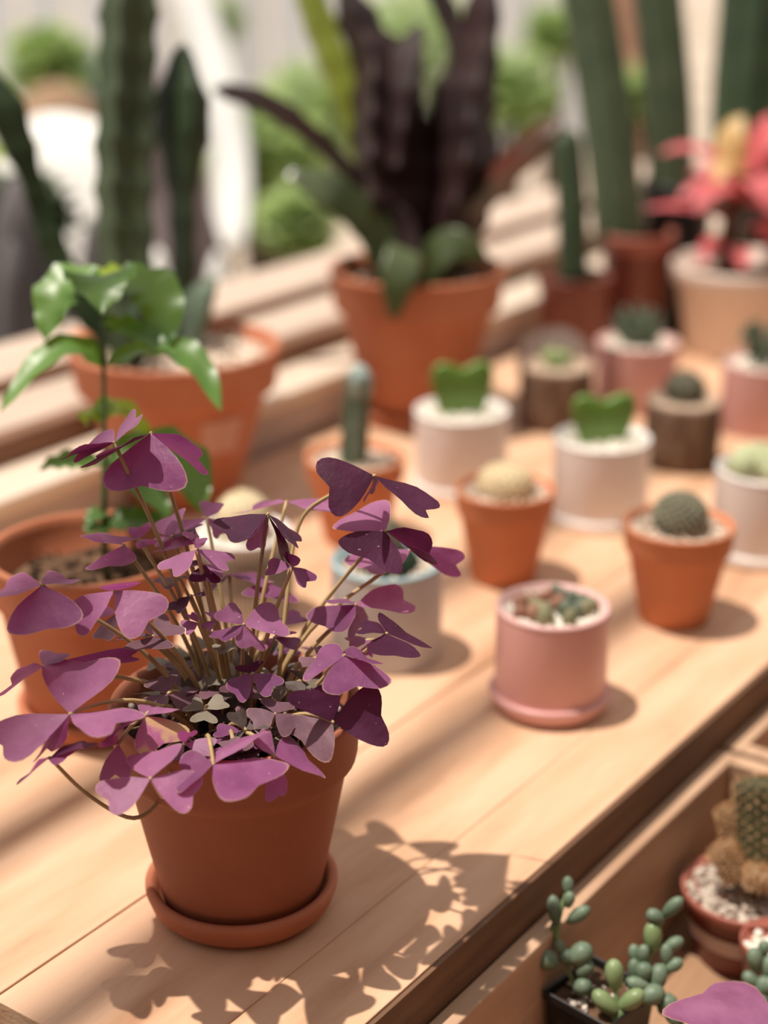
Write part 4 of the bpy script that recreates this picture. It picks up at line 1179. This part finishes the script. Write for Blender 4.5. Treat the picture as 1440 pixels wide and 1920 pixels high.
DJ = depth_of(p + Vector((0, 0, BH)))
Minv = Matrix.Rotation(-RZ, 3, 'Z')
def pj(x, y, dd=0.0, vec=None):
    return Minv @ vec if vec is not None else Minv @ (at(x, y, DJ + dd) - p)
J_, JL = 'jelly', 'jelly_lt'
bean_plant(t, pj, p,
  [[(1085,1868,.004),(1062,1810,.002),(1045,1760,.0),(1050,1715,.0),(1063,1672,.0)], [(1090,1868,.0),(1090,1830,.0),(1070,1800,.0)], [(1150,1925,-.012),(1157,1890,-.014),(1153,1850,-.014)],
   [(1175,1880,.004),(1205,1830,.004),(1222,1780,.004),(1240,1725,.004)], [(1185,1885,.002),(1225,1850,.0),(1250,1800,.0)], [(1190,1890,.0),(1225,1880,-.004),(1262,1900,-.006)]],
  [(1040,1708,98,62,27,0,J_),(1084,1716,38,56,28,-.002,J_),(1065,1662,92,40,22,0,J_),(1067,1687,80,34,22,-.003,J_),(1041,1745,92,40,20,.002,JL),
   (1027,1800,150,46,42,-.002,J_),(1087,1790,40,56,44,-.004,J_),(1062,1795,100,34,32,.0,J_),(1095,1816,60,44,36,-.004,J_),(1092,1850,20,38,36,-.006,J_),(1050,1776,120,30,22,.0,J_),
   (1152,1828,95,62,36,-.014,JL),(1137,1882,135,70,36,-.018,JL),(1182,1876,40,64,35,-.018,JL),(1158,1905,90,40,30,-.016,JL),
   (1260,1702,48,60,28,.004,J_),(1229,1719,150,40,30,.002,J_),(1224,1758,92,66,36,.003,JL),(1190,1790,98,42,24,.003,J_),(1206,1790,84,42,24,.0,J_),(1262,1770,25,44,26,.004,J_),
   (1250,1792,95,48,24,.0,J_),(1262,1811,35,44,26,-.001,J_),(1190,1822,95,54,28,.0,J_),(1207,1822,90,38,34,-.004,J_),(1232,1836,75,62,36,-.003,J_),(1197,1846,165,54,30,-.006,J_),(1221,1866,20,54,42,-.008,J_),
   (1250,1884,60,46,40,-.006,J_),(1266,1906,-20,42,38,-.006,J_)])

# second brown pot at the right edge
p = ground(1462, 1762, -0.073); p.z = CZ
t = thing('potted_succulent', 'green succulent with pebbles in a brown plastic pot cut by the right edge', 'plant', p)
z, r = nursery_pot(t, 0.0245, -0.073 - CZ, 0.018, M['red_plastic'], M['red_plastic_lt'])
gravel_bed(t, z, r, M['gravel_white'], 70, 0.0034)
DK = depth_of(p + Vector((0, 0, -0.073 - CZ)))
def pk(x, y, dd=0.0, vec=None): return vec if vec is not None else at(x, y, DK + dd) - p
bean_plant(t, pk, p, [[(1450,1790,-.01),(1430,1850,-.028),(1422,1840,-.03)], [(1455,1790,-.01),(1440,1870,-.03),(1435,1880,-.03)]],
  [(1416,1800,100,52,32,-.03,J_),(1410,1838,140,46,30,-.03,J_),(1428,1852,70,50,34,-.032,J_),(1441,1815,80,50,32,-.03,J_),(1440,1850,60,44,32,-.034,J_),(1422,1880,30,44,32,-.034,J_),(1432,1780,85,40,26,-.026,J_)])

# oxalis leaf that reaches into the lower right corner
p = ground(1620, 2020, CZ)
t = thing('potted_oxalis', 'pink-purple oxalis leaf reaching into the lower right corner over the crate', 'plant', p)
z, r = nursery_pot(t, 0.026, 0.050, 0.020, M['red_plastic'], M['red_plastic_lt'])
fill(t, z, r, M['soil'], 'soil', 0.003)
pp = Vector(p)
ox_leaf(0, ((1478,1950), .875, 'pink_leaf', 190, [((1268,1912),(1402,1848)), ((1500,1830),(1620,1880)), ((1400,2050),(1560,2040))]), t, pp, Vector((0, 0, z)), z)

# ------------------------------------------------------------------ leafy sprig on the sill beyond the left edge
e = at(-75, 296, 2.1)
p = Vector((e.x - 0.12, e.y + 0.1, FLOOR_Z))
t = thing('leafy_sprig', 'bright lime leaf poking in at the left edge before the dark cactus', 'plant', p)
e = e - p
MB().tube(crv([Vector((0, 0, 0)), Vector((-0.02, 0.02, 0.4)), e + Vector((0, 0, 0.03)), e], 6), 0.004, 6).build('stem', M['green_stem'], t)
blade(MB(), e, at(0, 290, 2.08) - p, at(70, 266, 2.06) - p, 0.026, UPC, 0.12, 0, 12, 4, 0.1).build('leaf', M['leaf_lime'], t)
for k in range(4):
    b0 = Vector((-0.02, 0.02, 0.25 + 0.12 * k)); a_ = k * 1.9
    d_ = Vector((-abs(math.cos(a_)), math.sin(a_), 0)) * 0.12
    blade(MB(), b0, b0 + d_ * 0.6 + Vector((0, 0, 0.04)), b0 + d_ * 1.2, 0.026, Vector((0, 0, 1)), 0.12, 0, 8, 4, 0.1).build('leaf', M['leaf_lime'], t)

# ------------------------------------------------------------------ garden behind the window ledge
def on_ground(x, y, depth):
    q = at(x, y, depth); return q
def bush(x, y, depth, rpx, lab, m='bush', n=900, fl=1.0, leaf=0.05):
    c = at(x, y, depth)
    rr = rpx / F_PX * depth
    t = thing('bush', lab, 'bush', (c.x, c.y, FLOOR_Z), 'garden bushes')
    mb = MB()
    cz = c.z - FLOOR_Z
    for i in range(n):
        d = Vector((R.gauss(0, 1), R.gauss(0, 1), R.gauss(0, 1))).normalized() * (R.random() ** 0.45)
        q = Vector((d.x * rr, d.y * rr, cz + d.z * rr * fl))
        if q.z < 0.02: q.z = 0.02 + R.random() * 0.1
        a = Vector((R.uniform(-1, 1), R.uniform(-1, 1), R.uniform(-0.3, 0.3))).normalized()
        b = a.cross(Vector((R.uniform(-.6, .6), R.uniform(-.6, .6), 1))).normalized() * 0.4
        s = leaf * R.uniform(0.6, 1.2)
        k = a.cross(b).normalized() * s * 0.12
        mb.add([q, q + (a * 0.5 + b) * s + k, q + a * s, q + (a * 0.5 - b) * s + k], [(0, 1, 2), (0, 2, 3)], True)
    mb.build('foliage', M[m], t, stuff=True)
    mb = MB()
    for k in range(5):
        a = k * 1.3
        e = Vector((math.cos(a) * rr * 0.5, math.sin(a) * rr * 0.5, max(0.1, cz + rr * 0.3)))
        mb.tube([(0.02 * math.cos(a), 0.02 * math.sin(a), 0), (e.x * 0.4, e.y * 0.4, e.z * 0.55), e], [0.02, 0.014, 0.006], 6)
    mb.build('branches', M['wood_stem'], t)
bush(95, 120, 4.2, 75, 'small bush at the upper left, above the white boulder')
bush(490, 290, 3.9, 120, 'bright bush between the winged cactus and the maroon cactus')
bush(590, 215, 4.9, 110, 'bright bush right behind the left arm of the maroon cactus')
bush(560, 410, 3.3, 60, 'low bush near the ledge, left of the maroon cactus')
bush(770, 90, 5.2, 150, 'tall bush seen between the stems of the maroon cactus')
bush(790, 340, 4.2, 70, 'low bush seen through the maroon cactus base', )
bush(960, 170, 5.0, 80, 'bush right of the maroon cactus')
bush(1040, 60, 6.0, 60, 'far bush between maroon cactus and column cacti')
bush(1190, 175, 5.0, 42, 'little bush seen between the column cacti')
bush(45, 395, 2.62, 70, 'dark bush at the left edge behind the leaning cactus arm', 'bush_dk', 700)
bush(400, 40, 5.2, 45, 'small bush behind the smaller winged cactus stem')

def stone(x, y, depth, rx, rz, m, lab, jit=0.35, name='boulder'):
    c = at(x, y, depth)
    a, b = rx / F_PX * depth, rz / F_PX * depth
    o = MB().blob((0, 0, 0), (a, a * 0.9, b), 3, jit).build(name, M[m])
    o.location = c
    tag(o, lab, 'rock', 'boulders in the garden')
    if c.z - b * 0.9 > FLOOR_Z:          # stands on a pile of soil
        return o, c, b
    return o, c, b
def mound(x, y, depth, rx, top_y, m, lab, name='boulder', jit=0.25, deep=0.8):
    """a boulder that rests on the ground and rises to the given picture height"""
    c = at(x, top_y, depth)
    h = (c.z - FLOOR_Z)
    a = rx / F_PX * depth
    mb = MB()
    off = Vector((R.random() * 30, 0, 0))
    vs, fs = ico(3)
    out = []
    for p in vs:
        k = 1 + jit * noise.noise(p * 1.6 + off)
        out.append((p.x * a * k, p.y * a * deep * k, max(0.0, h * 0.42 + p.z * h * 0.58 * (1 + 0.3 * (k - 1)))))
    o = mb.add(out, fs).build(name, M[m])
    o.location = (c.x, c.y, FLOOR_Z)
    return tag(o, lab, 'rock', 'boulders in the garden')
mound(125, 0, 3.1, 112, 205, 'white_stone', 'big white boulder behind the winged cactus', deep=3.0)
mound(105, 0, 3.85, 205, 150, 'brown_stone', 'brown boulder above the white boulder', deep=0.5, jit=0.08)
mound(40, 0, 2.4, 110, 330, 'boulder', 'dark grey boulder at the left edge')
mound(175, 0, 2.35, 75, 400, 'boulder', 'dark grey boulder under the tall winged cactus')
mound(20, 0, 2.1, 75, 470, 'boulder', 'pale grey boulder at the left edge, lowest of the boulders')
mound(295, 0, 2.3, 48, 450, 'white_stone', 'white rock left of the smaller cactus stem', deep=1.1)
mound(404, 0, 2.45, 50, 470, 'white_stone', 'white rock right of the smaller cactus stem', deep=1.1)

# trunk
c = at(320, 300, 2.7)
t = thing('tree', 'purple-grey tree trunk behind the smaller cactus stem', 'tree', (c.x, c.y, FLOOR_Z))
w = 72 / F_PX * 2.7
lean = rt0 * 0.05
MB().tube(crv([Vector((0, 0, 0)) + lean * 1.2, Vector((0, 0, 0.45)) + lean * 0.6, Vector((0, 0, 0.85)), Vector((0, 0, 1.02)) - lean], 5), [w*1.35]*4 + [w * 1.1]*5 + [w * 0.9] * 5 + [w * .55] * 2, 14).build('trunk', M['trunk'], t)

# leaning white sheet
a0, a1 = at(345, -60, 4.0), at(425, 470, 3.3)
sv = rt0 * 0.040 + Vector((0, 0, 0.02))
vs, fs = [], []
for i in range(13):
    s = i / 12
    c = a0.lerp(a1, s) + Vector((0, 0, -0.06 * math.sin(PI * s))) + rt0 * 0.05 * math.sin(PI * s)
    for j in range(7):
        q = (j - 3) / 3
        vs.append(c + sv * q + fw0 * 0.015 * math.cos(q * 5))
for i in range(12):
    for j in range(6): fs.append((i*7+j, i*7+j+1, (i+1)*7+j+1, (i+1)*7+j))
o = MB().add(vs, fs).build('canvas_strip', M['sheet'])
sm = o.modifiers.new('thickness', 'SOLIDIFY'); sm.thickness = 0.004
tag(o, 'pale canvas strip hanging slack behind the smaller cactus stem', 'canvas')

# blue tub
c = at(186, 130, 4.7)
t = thing('tub', 'dark blue tub beside the tall winged cactus stem at the upper left', 'tub', (c.x, c.y, FLOOR_Z))
hh = c.z - FLOOR_Z + 0.03
MB().lathe([(0.035, 0), (0.04, 0), (0.05, hh * 0.9), (0.054, hh), (0.05, hh * 0.99), (0.035, hh * 0.3)], 32).build('body', M['blue'], t)
MB().lathe([(0.051, hh * 0.96), (0.057, hh * 0.97), (0.057, hh), (0.051, hh)], 32, cap0=False, cap1=False).build('rim', M['blue'], t)

# white board fence, far
fn = thing('fence', 'white vertical board fence at the far side of the garden', 'fence', (0, 0, FLOOR_Z))
A, B = at(-260, 0, 7.4), at(1110, 0, 8.2)
A.z = B.z = FLOOR_Z
L = (B - A).length; dirv = (B - A).normalized(); nb = 15
for k in range(nb):
    w = L / nb
    a = A + dirv * (k * w + 0.012); b = A + dirv * ((k + 1) * w - 0.012)
    nrm = Vector((-dirv.y, dirv.x, 0)) * (0.02 + 0.012 * (k % 2))
    vs = [a, b, b + nrm, a + nrm]; vs += [v + Vector((0, 0, 1.9)) for v in vs]
    MB().add([v - Vector((0, 0, FLOOR_Z)) for v in vs], [(3,2,1,0),(4,5,6,7),(0,1,5,4),(1,2,6,5),(2,3,7,6),(3,0,4,7)], False).build('board', M['fence'], fn)

# salmon brick pier and low kerb on the right
pr = thing('brick_pier', 'salmon brick pier seen between the column cacti at the upper right', 'pier', (0, 0, FLOOR_Z))
c = at(1190, 60, 7.0)
for k in range(14):
    for j in range(2):
        o_ = 0.06 * (k % 2)
        a = Vector((c.x, c.y, 0)) + rt0 * (-0.15 + j * 0.15 + o_) + Vector((0, 0, k * 0.1))
        MB().add([a + v for v in [rt0*0 , rt0*0.142, rt0*0.142 + fw0*0.12, fw0*0.12, Vector((0,0,0.092)), rt0*0.142 + Vector((0,0,0.092)), rt0*0.142 + fw0*0.12 + Vector((0,0,0.092)), fw0*0.12 + Vector((0,0,0.092))]],
                 [(3,2,1,0),(4,5,6,7),(0,1,5,4),(1,2,6,5),(2,3,7,6),(3,0,4,7)], False).build('brick', M['plank_red'], pr)
